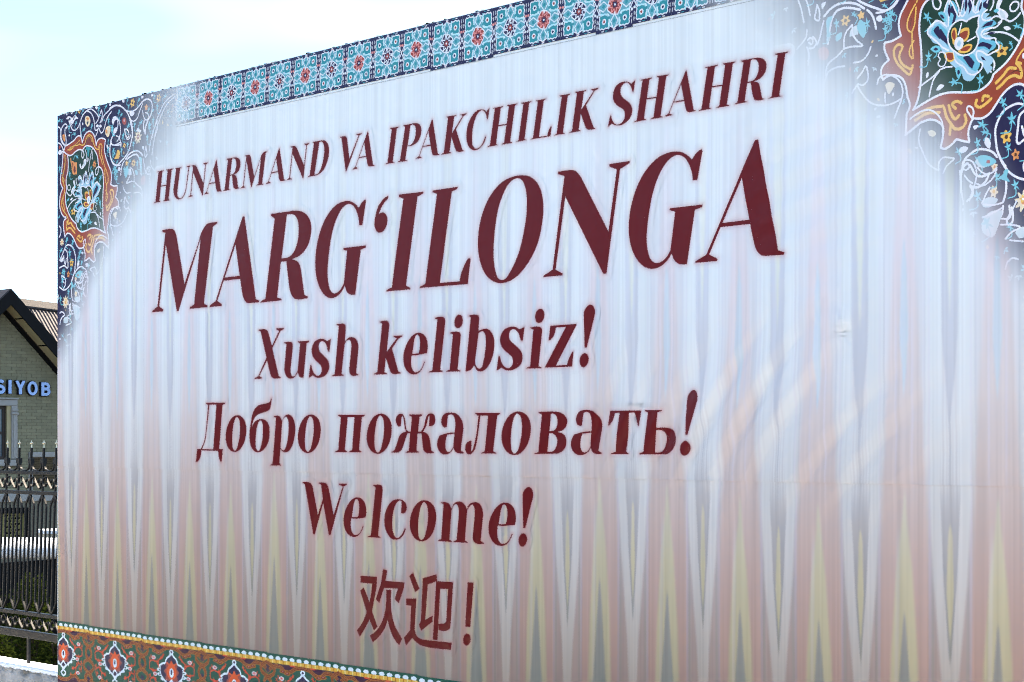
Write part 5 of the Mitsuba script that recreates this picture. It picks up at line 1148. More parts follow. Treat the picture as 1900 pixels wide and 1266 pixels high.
# --- bottom border: beads, gold edging, interlaced straps and medallions on green
BP = 0.485


def strap(pts, w, closed=False):
    P = np.array(pts)
    Q = curve(P, [False] + [True] * (len(P) - 2) + [False], closed=False, n=6)
    L = LineString(Q)
    return [(L.buffer(w / 2, cap_style=2), 'strap'), (L.buffer(w * 0.34, cap_style=2), 'strapcore'), (L.buffer(w * 0.05, cap_style=2), 'strap')]


def bottom_tile():
    """one repeat: u -1..1 about a medallion, v 0 at the green line down to 1.1"""
    f = [(rect(-1, 0, 1, 1.32), 'plum'), (rect(-1, 0.0, 1, 0.115), 'strip_green')]
    wave = [(-1.0, 0.30), (-0.9, 0.235), (-0.78, 0.20), (-0.62, 0.20), (-0.5, 0.26), (-0.38, 0.262), (-0.2, 0.195), (0, 0.172), (0.2, 0.195), (0.38, 0.262), (0.5, 0.26), (0.62, 0.20), (0.78, 0.20), (0.9, 0.235), (1.0, 0.30)]
    inner = wave + [(x, 1.20 - (y - 0.03)) for x, y in wave[::-1]]
    f += [(Polygon(inner), 'strip_green')]
    for k in range(10):
        u = -0.9 + 0.2 * k
        f += [(disc(u, 0.063, 0.074, 8, 0.034), 'bead')]
    f += [(rect(-1, 0.088, 1, 0.148), 'gold')]
    for k in range(20):
        u = -0.95 + 0.1 * k
        f += [(rect(u - 0.013, 0.090, u + 0.013, 0.146), 'goldlight' if k % 2 else 'strap')]
    for sgn in (-1, 1):
        f += [(disc(0.28 * sgn, 0.158, 0.09, 8, 0.014), 'sprig')]
    # sprigs
    def tw(w, *p):
        P = np.array(p)
        return LineString(curve(P, [False] + [True] * (len(P) - 2) + [False], closed=False, n=3)).buffer(w / 2, quad_segs=1)
    for sg in (-1, 1):
        for P in (((0.70, 0.34), (0.62, 0.42), (0.50, 0.45), (0.42, 0.53), (0.55, 0.60), (0.72, 0.58)), ((0.42, 0.53), (0.44, 0.42), (0.32, 0.36), (0.26, 0.30)), ((0.55, 0.60), (0.60, 0.72), (0.50, 0.80), (0.34, 0.84)), ((0.60, 0.72), (0.72, 0.76), (0.70, 0.88)), ((0.50, 0.80), (0.48, 0.92), (0.30, 0.96)), ((0.62, 0.42), (0.74, 0.46), (0.74, 0.58))):
            f += [(tw(0.026, *[(a * sg, b) for a, b in P]), 'sprig')]
        for a, b, r in ((0.48, 0.44, 0.055), (0.34, 0.36, 0.05), (0.62, 0.60, 0.06), (0.44, 0.56, 0.05), (0.72, 0.70, 0.05), (0.38, 0.83, 0.06), (0.66, 0.83, 0.05), (0.27, 0.31, 0.045), (0.54, 0.74, 0.05), (0.74, 0.40, 0.045), (0.30, 0.95, 0.05), (0.50, 0.93, 0.04)):
            f += [(star(a * sg, b, r * 1.0, r * 0.38, 4, 0.4 + a * 9), 'sprig')]
        for a, b in ((0.60, 0.375), (0.55, 0.655), (0.58, 0.90)):
            f += [(disc(a * sg, b, 0.075, 8, 0.034), 'bead'), (disc(a * sg, b, 0.055, 8, 0.025), 'blush'), (disc(a * sg, b, 0.02, 6, 0.010), 'sprig')]
    # medallion
    half = [(0.0, 0.285), (0.06, 0.33), (0.16, 0.385), (0.19, 0.45), (0.33, 0.485), (0.37, 0.57), (0.34, 0.65), (0.22, 0.73), (0.10, 0.79), (0.0, 0.83)]
    P = half + [(-a, b) for a, b in half[-2:0:-1]]
    soft = [True] * len(P)
    soft[0] = soft[9] = False
    med = Polygon(curve(np.array(P), soft, n=4)).buffer(0)
    frill = []
    for a, b in ((0.36, 0.50), (0.43, 0.57), (0.41, 0.65), (0.30, 0.72), (0.25, 0.47)):
        for sg in (-1, 1):
            frill += [disc(a * sg, b, 0.07, 7, 0.03)]
    f += [(union_all([med.buffer(0.035)] + frill), 'bead')]
    for a, b in ((0.41, 0.57), (0.39, 0.65), (0.35, 0.51)):
        for sg in (-1, 1):
            f += [(disc(a * sg, b, 0.03, 6, 0.014), 'strip_green')]
    f += [(med, 'navy')]
    body = Polygon(curve(np.array([(0, 0.42), (0.09, 0.47), (0.17, 0.56), (0.15, 0.64), (0.07, 0.70), (0, 0.73), (-0.07, 0.70), (-0.15, 0.64), (-0.17, 0.56), (-0.09, 0.47)]), [False] + [True] * 4 + [False] + [True] * 4, n=3))
    f += [(star(0, 0.58, 0.26, 0.19, 10).intersection(rect(-0.3, 0.44, 0.3, 0.74)), 'wine'), (body, 'coral'), (tw(0.03, (-0.16, 0.43), (-0.05, 0.46), (0.0, 0.40), (0.05, 0.46), (0.16, 0.43)), 'coral')]
    f += [(disc(0, 0.60, 0.075, 8, 0.085), 'bead'), (disc(0, 0.585, 0.030, 8, 0.045), 'navy')]
    for r, y in ((0.055, 0.30),):
        f += [(disc(0, y - 0.055, 0.07, 8, 0.05), 'bead'), (disc(0, y - 0.058, 0.03, 8, 0.022), 'navy')]
    for sg in (-1, 1):
        f += [(tw(0.035, (0, 0.72), (0.09 * sg, 0.80), (0.0, 0.88), (-0.09 * sg, 0.94), (0, 1.0)), 'bead')]
        f += [(tw(0.03, (0.18 * sg, 0.74), (0.20 * sg, 0.80)), 'bead')]
    # straps: the wave along the top and the bottom, and the knots
    f += strap(wave, 0.062)
    f += strap([(x, 1.20 - (y - 0.03)) for x, y in wave], 0.062)
    for sg in (-1, 1):
        for a, b in ((0.44, 0.285), (0.56, 0.262)):
            f += [(disc(a * sg, b, 0.10, 8, 0.030), 'strap'), (disc(a * sg, b, 0.075, 8, 0.022), 'strapcore'), (disc(a * sg, b - 0.004, 0.02, 5, 0.008), 'blush')]
    for cx in (-1, 1):
        for y, ry in ((0.28, 0.030), (0.42, 0.03), (0.555, 0.04), (0.77, 0.05), (0.96, 0.03)):
            f += [(disc(cx, y, 0.07, 6, ry), 'navy')]
        for sg in (-1, 1):
            y = np.linspace(0.15, 1.10, 20)
            amp = 0.20 * np.abs(np.sin(np.pi * (y - 0.15) / 0.235)) ** 0.8 * np.where((y > 0.385) & (y < 0.62), 0.55, 1) * np.where(y > 0.86, 0.7, 1)
            wv = np.where(np.floor((y - 0.15) / 0.235) % 2 == 0, 1, -1)
            f += strap([(cx + sg * a * w_, yy) for a, w_, yy in zip(amp, wv, y)], 0.066)
    sq = rect(-1, 0, 1, 1.32)
    return [(polys(g.intersection(sq)), n, c) for g, n, c in flatten([(g, n, 1.0) for g, n in f])]


bt = bottom_tile()
figs = []
BV = 0.2636                                               # from the green line to v = 1
lowest = H0 + 0.001
stripbox = rect(0.001, lowest, W_B - 0.001, 1.0)
step = [0.4700, 0.4714, 0.4840] + [0.4900] * 12
cx = 0.0532
for n in range(12):
    lo, hi = cx - step[n] / 2, cx + step[n + 1] / 2
    for g, nm, c in bt:
        q = affinity.affine_transform(g, [(hi - lo) / 2, 0.0, 0.0, -BV, (lo + hi) / 2, 0.7712 - 0.0069 * cx]).buffer(0)
        q = polys(q.intersection(stripbox))
        if not q.is_empty:
            figs.append((q, nm, c))
    cx += step[n + 1]
# the mirrored edging at the very bottom
key = bb + '__border_strip_001'
scene[key] = inked(figs, 0.0034)
labels[key] = {'label': 'green and gold medallion border strip along the bottom'}

# --- what carries the sheet
for h in (H0 + 0.04, 1.2, 2.2, H1 - 0.045):
    put('frame_rail', slab(on_board, 0.01, W_B - 0.01, h - 0.03, h + 0.03, -0.055, -0.014), 'mat_steel', bb)
for a in np.linspace(0.06, W_B - 0.06, 5):
    put('post', slab(on_board, a - 0.03, a + 0.03, 0.0, H1 - 0.09, -0.098, -0.057), 'mat_steel', bb)
put('top_lath', slab(on_board, 0.004, W_B - 0.004, H1 - 0.013, H1 + 0.005, -0.040, -0.010), 'mat_fascia', bb)
put('side_fold', slab(on_board, -0.004, -0.0005, H0, H1, -0.05, 0.001), 'mat_limewash', bb)
put('side_fold', slab(on_board, W_B + 0.0005, W_B + 0.004, H0, H1, -0.05, 0.001), 'mat_limewash', bb)
rng = np.random.default_rng(12)
shreds, knots = [], []
for _ in range(90):
    a = rng.uniform(0, 1.0) ** 1.6 * W_B
    w, hh = rng.uniform(0.002, 0.011), rng.uniform(0.0005, 0.004)
    m = slab(on_board, a, a + w, H1 + 0.003, H1 + 0.004 + hh, -0.03 + rng.uniform(-0.01, 0.02), -0.004 + rng.uniform(0, 0.006))
    (shreds if rng.random() < 0.4 else knots).append(m)
put('torn_edge', cat(shreds), 'mat_limewash', bb, kind='stuff')
put('staple', cat(knots), 'mat_fascia', bb, kind='stuff')

# ---------------------------------------------------------------- low wall under the fence
wall = thing('concrete_wall', 'low grey concrete wall with chipped white edge under the iron fence', 'wall')
a = np.arange(-1.6, 0.9001, 0.008)
rows = np.concatenate([np.arange(0.0, 0.40, 0.04), np.arange(0.40, 0.4781, 0.0055)])
S, H = np.meshgrid(a, rows)
q = np.stack([S * 22, H * 30, np.zeros_like(S)], -1)
off = -0.100 + 0.010 * (meshkit.fbm(q, 4, 2) - 0.5)
ero = np.clip((H - 0.44) / 0.03, 0, 1)
off = off - ero * 0.028 * np.clip(meshkit.fbm(np.stack([S * 40, H * 60, S * 0], -1), 3, 9) - 0.38, 0, 1) * 2
pits = meshkit.noise(np.stack([S * 55, H * 55, S * 0 + 3], -1), 4)
off = off - 0.012 * np.clip((pits - 0.83) / 0.08, 0, 1)
i = np.arange(S.size).reshape(S.shape)
front = trimesh.Trimesh(on_board(S, H, off).reshape(-1, 3), np.stack([i[:-1, :-1], i[:-1, 1:], i[1:, 1:], i[1:, :-1]], -1).reshape(-1, 4)[:, [0, 1, 2, 0, 2, 3]].reshape(-1, 3), process=False)
back = slab(on_board, -1.6, 0.9, -1.5, 0.477, -0.235, -0.125)
put('body', cat([front, back]), 'mat_concrete', wall)
S, H = np.meshgrid(a, np.array([0.476, 0.479, 0.486, 0.4935]))
edge_w = np.array([0.0, 0.0, 0.002, 0.006])[:, None]
off = -0.1 - edge_w + np.array([1.0, 0.8, 0.5, 0.3])[:, None] * 0.010 * (meshkit.fbm(np.stack([S * 45, H * 0, S * 0], -1), 3, 6) - 0.55)
H = H + np.array([1.0, 0.8, 0.1, 0])[:, None] * 0.012 * (meshkit.fbm(np.stack([S * 60, H * 0, S * 0], -1), 3, 7) - 0.62)
H2 = np.vstack([H, np.full((1, S.shape[1]), 0.495), np.full((1, S.shape[1]), 0.495)])
S2, O2 = np.vstack([S, S[:2]]), np.vstack([off, np.full((1, S.shape[1]), -0.115), np.full((1, S.shape[1]), -0.236)])
i = np.arange(S2.size).reshape(S2.shape)
put('cap', (on_board(S2, H2, O2).reshape(-1, 3), np.stack([i[:-1, :-1], i[:-1, 1:], i[1:, 1:], i[1:, :-1]], -1).reshape(-1, 4)), 'mat_limewash', wall, label='white painted top edge', smooth=50)

# ---------------------------------------------------------------- iron fence
fence = thing('iron_fence', 'black wrought iron fence with scrolls and pale ball finials beside the billboard', 'fence')
FO = -0.18                                       # it stands on the wall, a hand behind the sheet


def lean(s0, h):
    return s0 + 0.063 * (h - 1.613)


def fp(s0, h, off=FO):
    return on_board(lean(np.asarray(s0, float), np.asarray(h, float)), h, off)


F_S0, F_S1 = -1.50, 0.62
for h0, h1, t in ((1.4755, 1.4935, 0.011), (1.3715, 1.3905, 0.011), (0.7435, 0.7635, 0.013), (0.6270, 0.6650, 0.014)):
    put('rail', slab(on_board, F_S0, F_S1, h0, h1, FO - t, FO + t, chamfer=0.002), 'mat_iron', fence)
posts = -0.8433 + 0.1272 * np.arange(-5, 12)
for s0 in posts:
    put('bar', tube([fp(s0, h) for h in (0.766, 1.1, 1.370)], 0.0068, 4), 'mat_iron', fence)
    put('spike', tube([fp(s0, h) for h in (1.4945, 1.56, 1.6135)], 0.0072, 4), 'mat_iron', fence)
    put('stem', tube([fp(s0, h) for h in (1.3912, 1.43, 1.4748)], 0.0065, 4), 'mat_iron', fence)
    ctr = fp(s0, 1.6135)
    fin = lathe([(0, 0), (0.0042, 0.0), (0.0026, 0.004), (0.0026, 0.018), (0.0070, 0.0195), (0.0088, 0.0235), (0.0070, 0.0275), (0.0024, 0.0285), (0.0018, 0.036), (0.0, 0.041)], ctr)
    put('finial', fin, 'mat_finial', fence, smooth=40)
    put('collar', slab(lambda a, h, t: on_board(a, h, t), lean(s0, 1.545) - 0.0155, lean(s0, 1.545) + 0.0155, 1.532, 1.559, FO - 0.010, FO + 0.010), 'mat_iron', fence)
    for sg in (-1, 1):
        P = [(s0 + 0.004 * sg, 1.3695), (s0 + 0.022 * sg, 1.347), (s0 + 0.039 * sg, 1.325), (s0 + 0.0425 * sg, 1.312), (s0 + 0.0425 * sg, 1.0), (s0 + 0.0425 * sg, 0.826), (s0 + 0.039 * sg, 0.812), (s0 + 0.022 * sg, 0.790), (s0 + 0.004 * sg, 0.767)]
        put('side_bar', tube([fp(a, h) for a, h in P], 0.0062, 4), 'mat_iron', fence)
    # hanging arc to the next spike
    u = np.linspace(0, 1, 13)
    x = s0 + 0.013 + (0.1272 - 0.026) * (0.5 - 0.5 * np.cos(np.pi * u))
    y = 1.534 - 0.0385 * np.sin(np.pi * u) ** 0.7
    put('arc', tube(fp(x, y), 0.0036, 4, flat=0.008), 'mat_iron', fence)
    # scrolls between the two upper rails, and the larger ones between the lower two
    cx = s0 + 0.0636
    for yc, hh in ((1.4330, 0.038), (0.7040, 0.0370)):
        q = np.radians(np.linspace(-10, -290, 15))
        rr = np.linspace(0.72, 1.0, 15)
        L_ = np.c_[cx - 0.0365 + 0.0215 * rr * np.cos(q), yc + 0.003 + hh * 0.72 * rr * np.sin(q)]
        R_ = np.c_[2 * cx - L_[::-1, 0], 2 * yc - L_[::-1, 1]]
        path = np.vstack([L_, R_])
        put('scroll', tube(fp(path[:, 0], path[:, 1], FO + 0.003), 0.0036, 4, flat=0.008), 'mat_iron', fence)
for s0 in (-1.2, -0.62, 0.1):
    put('foot', slab(on_board, s0 - 0.009, s0 + 0.009, 0.480, 0.6268, FO - 0.006, FO + 0.006), 'mat_iron', fence)

# ---------------------------------------------------------------- house behind
house = thing('brick_house', 'cream brick gabled house with dark rake boards and ribbed metal roof behind the fence', 'house')
APEX_A, APEX_H = -0.712, 4.632
RS, LS = 1.0, 0.93                                  # rise of the right and of the left rake (drawn along the wall)


def rake(a, d=0.0):
    """height of the right/left rake line, d above the foot of the frieze board"""
    return np.where(a > APEX_A, APEX_H - RS * (a - APEX_A), APEX_H - LS * (APEX_A - a)) + d


A0, A1 = -3.6, 2.3
outline = Polygon([(A0, -1.6), (A1, -1.6), (A1, float(rake(A1))), (APEX_A, APEX_H), (A0, float(rake(A0)))])
holes = [rect(-2.4, 1.215, -0.572, 2.455), rect(0.085, 0.60, 1.6, 1.262), rect(-2.2, -1.0, 0.014, 0.095)]
face = outline
for hl in holes:
    face = face.difference(hl)
put('wall', prism(on_house, face, -0.30, -0.022), 'mat_mortar', house)
rng = np.random.default_rng(7)
BL_, BH_ = 0.262, 0.0755
bv, bf, bu, at = [], [], [], 0
course = 0
h = -1.55
upper = face.intersection(rect(A0, 0.42, A1, 6))
lower = None
trim = union_all([rect(-2.6, 1.05, -0.318, 2.62), rect(-0.02, 0.0, 1.7, 1.385)])
while h < 4.7:
    if h > 0.42:
        a = A0 - (BL_ / 2 if course % 2 else 0)
        while a < A1:
            b = rect(a + 0.004, h + 0.004, a + BL_ - 0.004, h + BH_ - 0.004).intersection(upper).difference(trim)
            for g in getattr(b, 'geoms', [b]):
                if g.is_empty or g.geom_type != 'Polygon' or g.area < 1e-3:
                    continue
                d = rng.normal(0, 0.0022)
                x0, y0, x1, y1 = g.bounds
                m = prism(on_house, g, -0.03, d) if g.area < 0.97 * (x1 - x0) * (y1 - y0) else slab(on_house, x0, x1, y0, y1, -0.03, d)
                bv.append(m.vertices)
                bf.append(m.faces + at)
                bu.append(np.full(len(m.vertices), rng.random()))
                at += len(m.vertices)
            a += BL_
    h += BH_
    course += 1
u = np.concatenate(bu)
scene[house + '__wall__brick'] = mikit.ply(trimesh.Trimesh(np.vstack(bv), np.vstack(bf), process=False), 'mat_brick', uv=np.c_[u, u])
labels[house + '__wall__brick'] = {'kind': 'stuff'}
# plastered basement
base = rect(A0, -1.6, A1, 0.235).difference(union_all([rect(-2.2, -1.0, 0.014, 0.095)]))
put('basement_wall', prism(on_house, base, -0.022, 0.03), 'mat_basement', house)
put('plinth_band', slab(on_house, A0, A1, 0.235, 0.42, -0.022, 0.07, 0.012), 'mat_stone', house)
# window with its stone surround
win = put('window', union_frame(-2.4, 1.215, -0.572, 2.455, 0.075, -0.12, -0.06), 'mat_window_frame', house)
put('pane', slab(on_house, -2.33, -0.645, 1.285, 1.80, -0.10, -0.09), 'mat_pane', win)
put('pane', slab(on_house, -2.33, -0.645, 1.86, 2.385, -0.10, -0.09), 'mat_pane', win)
put('glazing_bar', slab(on_house, -2.33, -0.645, 1.80, 1.86, -0.11, -0.07), 'mat_window_frame', win)
put('reveal', slab(on_house, -0.571, -0.47, 1.215, 2.455, -0.10, 0.012), 'mat_soffit', win)
put('lintel', cat([slab(on_house, -2.6, -0.318, 2.456, 2.60, -0.02, 0.055, 0.01), slab(on_house, -2.62, -0.300, 2.601, 2.64, -0.02, 0.085, 0.01)]), 'mat_stone', win)
pil = put('pilaster', cat([slab(on_house, -0.469, -0.318, 1.23, 2.455, -0.02, 0.05, 0.008), slab(on_house, -0.434, -0.353, 1.27, 2.22, 0.0505, 0.07, 0.006)]), 'mat_stone', house)
put('capital', cat([slab(on_house, -0.489, -0.298, 2.25, 2.30, -0.02, 0.085, 0.01), slab(on_house, -0.479, -0.308, 2.335, 2.375, -0.02, 0.078, 0.01)]), 'mat_stone', pil)
put('sill', slab(on_house, -2.6, -0.30, 1.06, 1.21, -0.02, 0.10, 0.015), 'mat_stone', win)
# closed brown shutters under a pale lintel
sh = put('window', slab(on_house, 0.086, 1.599, 0.60, 1.26, -0.14, -0.10), 'mat_dark', house)
for n, y in enumerate(np.arange(0.61, 1.25, 0.055)):
    put('slat', hexa([on_house(0.10, y, -0.095), on_house(1.59, y, -0.095), on_house(1.59, y + 0.048, -0.065), on_house(0.10, y + 0.048, -0.065), on_house(0.10, y, -0.07), on_house(1.59, y, -0.07), on_house(1.59, y + 0.048, -0.04), on_house(0.10, y + 0.048, -0.04)]), 'mat_louver', sh)
put('lintel', cat([slab(on_house, -0.01, 1.7, 1.263, 1.385, -0.02, 0.06, 0.012)]), 'mat_stone', sh)
put('reveal', slab(on_house, -0.02, 0.084, 0.5, 1.262, -0.02, 0.02, 0.006), 'mat_stone', sh)
# basement window with a yellow pierced grille
gw = put('window', union_frame(-2.2, -1.0, 0.014, 0.095, 0.13, -0.10, 0.05), 'mat_dark', house)
put('pane', slab(on_house, -2.07, -0.116, -0.87, -0.035, -0.22, -0.20), 'mat_dark', gw)
lat = []
lat += [slab(on_house, x, x + 0.07, -0.87, -0.036, -0.08, -0.02) for x in (-0.70, -0.19)]
lat += [slab(on_house, -0.70, -0.12, y, y + 0.03, -0.08, -0.019) for y in (-0.068, -0.87)]
for iy in range(12):
    for ix in range(5):
        x, y = -0.585 + ix * 0.088 + (0.044 if iy % 2 else 0), -0.83 + iy * 0.068
        t = np.linspace(0, 2 * np.pi, 9)
        lat.append(tube(on_house(x + 0.036 * np.cos(t), y + 0.036 * np.sin(t), -0.05), 0.011, 4))
put('grille', cat(lat), 'mat_lattice', gw, kind='stuff', label='yellow pierced grille')


def rake_board(d0, d1, t0, t1, mat, name, parent, lo=-3.9, hi=2.6, shift=0.0):
    """a board along both slopes between d0 and d1 above the frieze foot"""
    p = Polygon([(lo, float(rake(lo, d0))), (APEX_A, APEX_H + d0), (hi, float(rake(hi, d0))), (hi, float(rake(hi, d1))), (APEX_A, APEX_H + d1), (lo, float(rake(lo, d1)))])
    p = affinity.translate(p, shift, 0)
    return put(name, prism(on_house, p, t0, t1), mat, parent)


rake_board(0.0, 0.125, 0.0, 0.05, 'mat_fascia', 'frieze_board', house)
roof = rake_board(0.42, 0.50, -6.0, 0.43, 'mat_ridge', 'roof', house, -4.2, 2.9)
rake_board(0.13, 0.49, 0.45, 0.49, 'mat_fascia', 'fascia', roof, -4.2, 2.9, shift=0.0)
# boarded soffit, each panel with an open joint
sof = []
for sgn, slope, hi in ((1, RS, 2.9), (-1, LS, 3.3)):
    e = 0.02
    while e < hi:
        w = 0.30
        a0, a1 = APEX_A + sgn * e, APEX_A + sgn * (e + w - 0.012)
        h0, h1 = APEX_H - slope * e + 0.150, APEX_H - slope * (e + w - 0.012) + 0.150
        put('soffit_board', hexa([on_house(a0, h0, 0.0505), on_house(a1, h1, 0.0505), on_house(a1, h1, 0.4495), on_house(a0, h0, 0.4495), on_house(a0, h0 + 0.03, 0.0505), on_house(a1, h1 + 0.03, 0.0505), on_house(a1, h1 + 0.03, 0.4495), on_house(a0, h0 + 0.03, 0.4495)]), 'mat_soffit', roof)
        e += w
        put('soffit_batten', hexa([on_house(APEX_A + sgn * q, APEX_H - slope * q + 0.142 + dz, t) for dz in (0, 0.02) for q, t in ((e - 0.016, 0.0505), (e + 0.004, 0.0505), (e + 0.004, 0.4495), (e - 0.016, 0.4495))]), 'mat_fascia', roof) if int(e / w) % 2 else None
# the main roof: ribbed sheets facing the viewer, with a dark ridge cap
R0, R1 = np.array([-13.4, 48.6, 5.27]), np.array([-9.6, 52.15, 4.93])
run = R1 - R0
down = np.array([FN[0] * 2.9, FN[1] * 2.9, -2.75])
ribs = np.linspace(0, 1, 401)
prof = np.where((np.arange(401) % 8) < 3, 0.035, 0.0)
nrm = np.cross(run, down)
nrm /= np.linalg.norm(nrm)
nrm *= np.sign(nrm[2])
top = R0 + ribs[:, None] * run + prof[:, None] * nrm
bot = top + down
i = np.arange(400)
put('ribbed_sheet', (np.vstack([top, bot]), np.stack([i, i + 1, i + 402, i + 401], -1)), 'mat_roof', roof, label='ribbed grey metal roof sheets')
cap = [R0 + ribs[::8, None] * run + nrm * 0.05 + np.array([0, 0, 0.0])][0]
put('ridge_cap', cat([hexa([cap[0] + o for o in (np.array([0, 0, 0.10]), down / np.linalg.norm(down) * 0.22 + [0, 0, 0.06], down / np.linalg.norm(down) * 0.22 + [0, 0, 0.02], np.array([0, 0, 0.0]))] + [cap[-1] + o for o in (np.array([0, 0, 0.10]), down / np.linalg.norm(down) * 0.22 + [0, 0, 0.06], down / np.linalg.norm(down) * 0.22 + [0, 0, 0.02], np.array([0, 0, 0.0]))])]), 'mat_ridge', roof)

# ---------------------------------------------------------------- sign letters on the house
sign = thing('channel_letter_sign', 'raised pale blue letters SIYOB with dark sides on the brick gable', 'sign')


def stroke(w, *pts):
    return LineString(pts).buffer(w / 2, cap_style=2, join_style=2)


def arc_pts(cx, cy, rx, ry, a0, a1, n=14):
    t = np.radians(np.linspace(a0, a1, n))
    return [(cx + rx * math.cos(q), cy + ry * math.sin(q)) for q in t]


w = 0.072
LET = {
    'S': LineString(arc_pts(0.105, 0.222, 0.075, 0.060, 25, 250, 10)[0:] + arc_pts(0.105, 0.088, 0.082, 0.070, 70, -150, 12)).buffer(w / 2, cap_style=2),
    'I': stroke(0.078, (0.04, 0), (0.04, 0.315)),
    'Y': union_all([stroke(0.078, (0.13, 0), (0.13, 0.15)), stroke(0.07, (0.035, 0.315), (0.13, 0.135)), stroke(0.07, (0.225, 0.315), (0.13, 0.135))]).intersection(rect(-1, 0, 1, 0.312)),
    'O': Polygon(arc_pts(0.13, 0.157, 0.13, 0.163, 0, 360, 28)).difference(Polygon(arc_pts(0.13, 0.157, 0.062, 0.100, 0, 360, 24))),
    'B': union_all([stroke(w, (0.036, 0), (0.036, 0.315)), LineString([(0.0, 0.282), (0.11, 0.282)] + arc_pts(0.115, 0.221, 0.075, 0.061, 90, -90, 9) + [(0.0, 0.160)]).buffer(0.033, cap_style=2), LineString([(0.0, 0.160), (0.115, 0.160)] + arc_pts(0.12, 0.0965, 0.082, 0.0635, 90, -90, 9) + [(0.0, 0.033)]).buffer(0.033, cap_style=2)]),
}
for ch, a, h in (('S', -0.885, 2.743), ('I', -0.583, 2.737), ('Y', -0.408, 2.728), ('O', -0.095, 2.713), ('B', 0.262, 2.700)):
    g = affinity.translate(LET[ch], a, h)
    k = put('letter', prism(on_house, g.buffer(0.012, join_style=2), 0.02, 0.100), 'mat_sign_side', sign)
    put('letter_face', prism(on_house, g, 0.101, 0.106), 'mat_sign_face', k)

# ---------------------------------------------------------------- pipe, block and dark bank behind the fence
pipe = thing('white_pipe', 'thick white pipe running level behind the fence bars', 'pipe')
p0, p1 = np.array([-4.30, 13.1, 0.905]), np.array([-2.55, 15.9, 0.742])
put('tube', tube([p0 + (p1 - p0) * t for t in np.linspace(0, 1, 5)], 0.079, 28), 'mat_pipe', pipe, smooth=40)
for t in (0.05, 0.93):
    c = p0 + (p1 - p0) * t
    put('support', trimesh.creation.box((0.06, 0.06, 1.9), trimesh.transformations.translation_matrix(c - [0, 0, 1.035])), 'mat_steel', pipe)
blk = thing('concrete_block', 'small beige block with pale cap just beyond the pipe', 'block')
put('body', hexa([np.array([x, y, z]) for z in (0.30, 0.878) for x, y in ((-3.855, 15.6), (-3.35, 15.9), (-3.5, 16.2), (-4.0, 15.9))]), 'mat_beige', blk)
put('cap', hexa([np.array([x, y, z]) for z in (0.8785, 0.905) for x, y in ((-3.865, 15.585), (-3.34, 15.89), (-3.49, 16.21), (-4.01, 15.91))]), 'mat_limewash', blk)
rw = thing('retaining_wall', 'dark low wall below the white pipe', 'wall')
q0, q1 = p0 + (p1 - p0) * -0.4 + [0.1, 0.25, 0], p1 + (p1 - p0) * 0.3 + [0.1, 0.25, 0]
put('body', hexa([np.array([*(q + o)[:2], z]) for z in (-1.6, 0.74) for q, o in ((q0, np.zeros(3)), (q1, np.zeros(3)), (q1, np.array([0.1, 0.3, 0])), (q0, np.array([0.1, 0.3, 0])))]), 'mat_dark', rw)


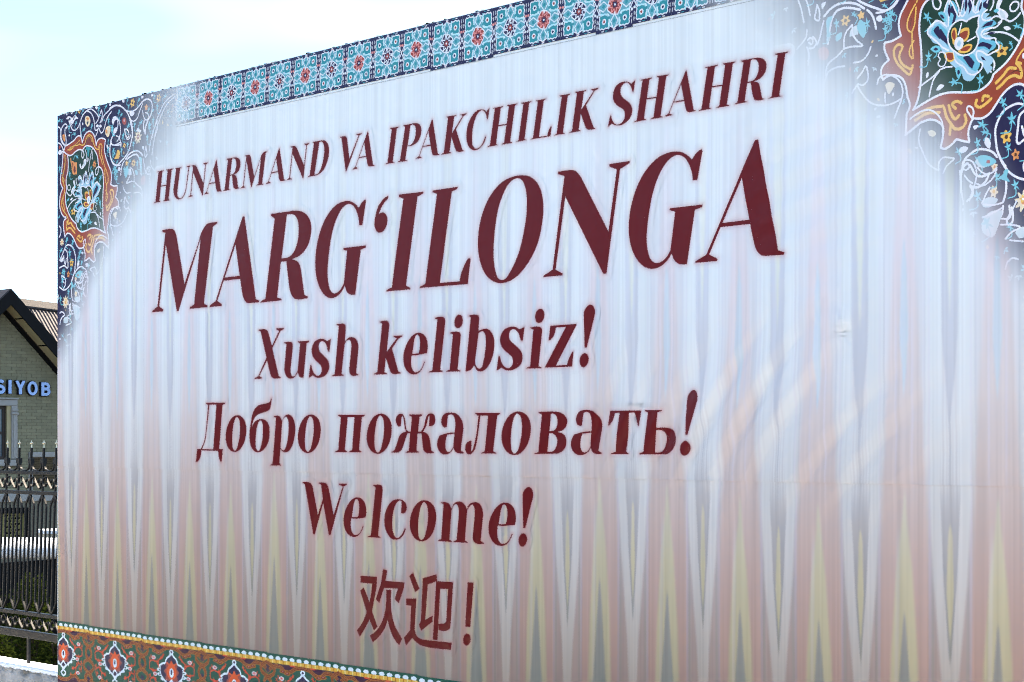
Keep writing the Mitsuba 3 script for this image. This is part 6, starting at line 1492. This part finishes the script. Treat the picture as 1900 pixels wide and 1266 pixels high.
def shrub(center, rx, ry, h, n, seed, label, tones=(0.0, 1.0)):
    key = thing('shrub', label, 'shrub', 'shrubs behind the fence')
    r = np.random.default_rng(seed)
    vs, fs, us, at = [], [], [], 0
    stems = []
    for k in range(9):
        b = np.array([r.normal(0, 0.06), r.normal(0, 0.06), 0])
        t = np.array([r.normal(0, rx * 0.5), r.normal(0, ry * 0.5), h * r.uniform(0.7, 1.0)])
        path = [center + b + (t - b) * u + [0, 0, 0.04 * math.sin(u * 3)] for u in np.linspace(0, 1, 5)]
        stems.append(tube(path, 0.006, 5))
    put('stem', cat(stems), 'mat_stem', key)
    for k in range(n):
        z = r.beta(1.6, 1.5)
        ang, rad = r.uniform(0, 6.28), math.sqrt(r.random()) * (0.45 + 0.75 * math.sin(math.pi * min(z * 0.85 + 0.12, 1)))
        c = center + [rx * rad * math.cos(ang), ry * rad * math.sin(ang), h * z]
        c = c + r.normal(0, 0.01, 3)
        d = np.array([math.cos(ang + r.normal(0, 0.9)), math.sin(ang + r.normal(0, 0.9)), r.normal(0.25, 0.5)])
        d /= np.linalg.norm(d)
        s = np.cross(d, r.normal(0, 1, 3))
        s /= np.linalg.norm(s)
        nn = np.cross(d, s)
        L_ = r.uniform(0.022, 0.042)
        vs += [c, c + d * L_ * 0.5 + s * L_ * 0.24 + nn * L_ * 0.06, c + d * L_, c + d * L_ * 0.5 - s * L_ * 0.24 + nn * L_ * 0.06]
        fs += [[at, at + 1, at + 2], [at, at + 2, at + 3]]
        us += [r.uniform(*tones)] * 4
        at += 4
    u = np.array(us)
    scene[key + '__foliage'] = mikit.ply(trimesh.Trimesh(np.array(vs), np.array(fs), process=False), 'mat_leaf', uv=np.c_[u, u])
    labels[key + '__foliage'] = {'kind': 'stuff'}


shrub(np.array([-2.98, 11.7, -0.1]), 0.10, 0.14, 0.92, 2600, 1, 'bright green shrub behind the middle of the fence', (0.2, 1.0))
shrub(np.array([-3.03, 11.0, -0.05]), 0.13, 0.16, 0.58, 2200, 2, 'low yellowish green shrub at the left end behind the fence', (0.3, 1.0))
shrub(np.array([-2.62, 10.95, -0.1]), 0.14, 0.14, 0.62, 1800, 3, 'dark low shrub behind the fence beside the billboard', (0.0, 0.35))
shrub(np.array([-3.35, 12.6, -0.25]), 0.20, 0.20, 0.90, 2600, 4, 'dark taller shrub at the left edge behind the fence', (0.0, 0.4))

# ---------------------------------------------------------------- across the street (outside the frame; it shows in the sheen of the vinyl)
r = np.random.default_rng(31)
vs, fs, us, at = [], [], [], 0
for k in range(15000):
    u = r.random()
    base = np.array([-46.0, -62.0 + 132.0 * u, 0.0])
    crown = 4.3 + 1.3 * math.sin(u * 41) + 0.8 * math.sin(u * 97 + 1)
    c = base + [r.normal(0, 1.6), 0, crown * r.random() ** 0.8]
    d, e = r.normal(0, 1, 3), r.normal(0, 1, 3)
    d /= np.linalg.norm(d)
    e = np.cross(d, e)
    e /= np.linalg.norm(e)
    vs += [c - d * 0.5, c + e * 0.35, c + d * 0.5, c - e * 0.35]
    fs += [[at, at + 1, at + 2], [at, at + 2, at + 3]]
    us += [r.uniform(0, 0.6)] * 4
    at += 4
u = np.array(us)
scene['treeline'] = mikit.ply(trimesh.Trimesh(np.array(vs), np.array(fs), process=False), 'mat_leaf', uv=np.c_[u, u])
labels['treeline'] = {'label': 'row of dark street trees across the road', 'category': 'trees', 'kind': 'stuff'}
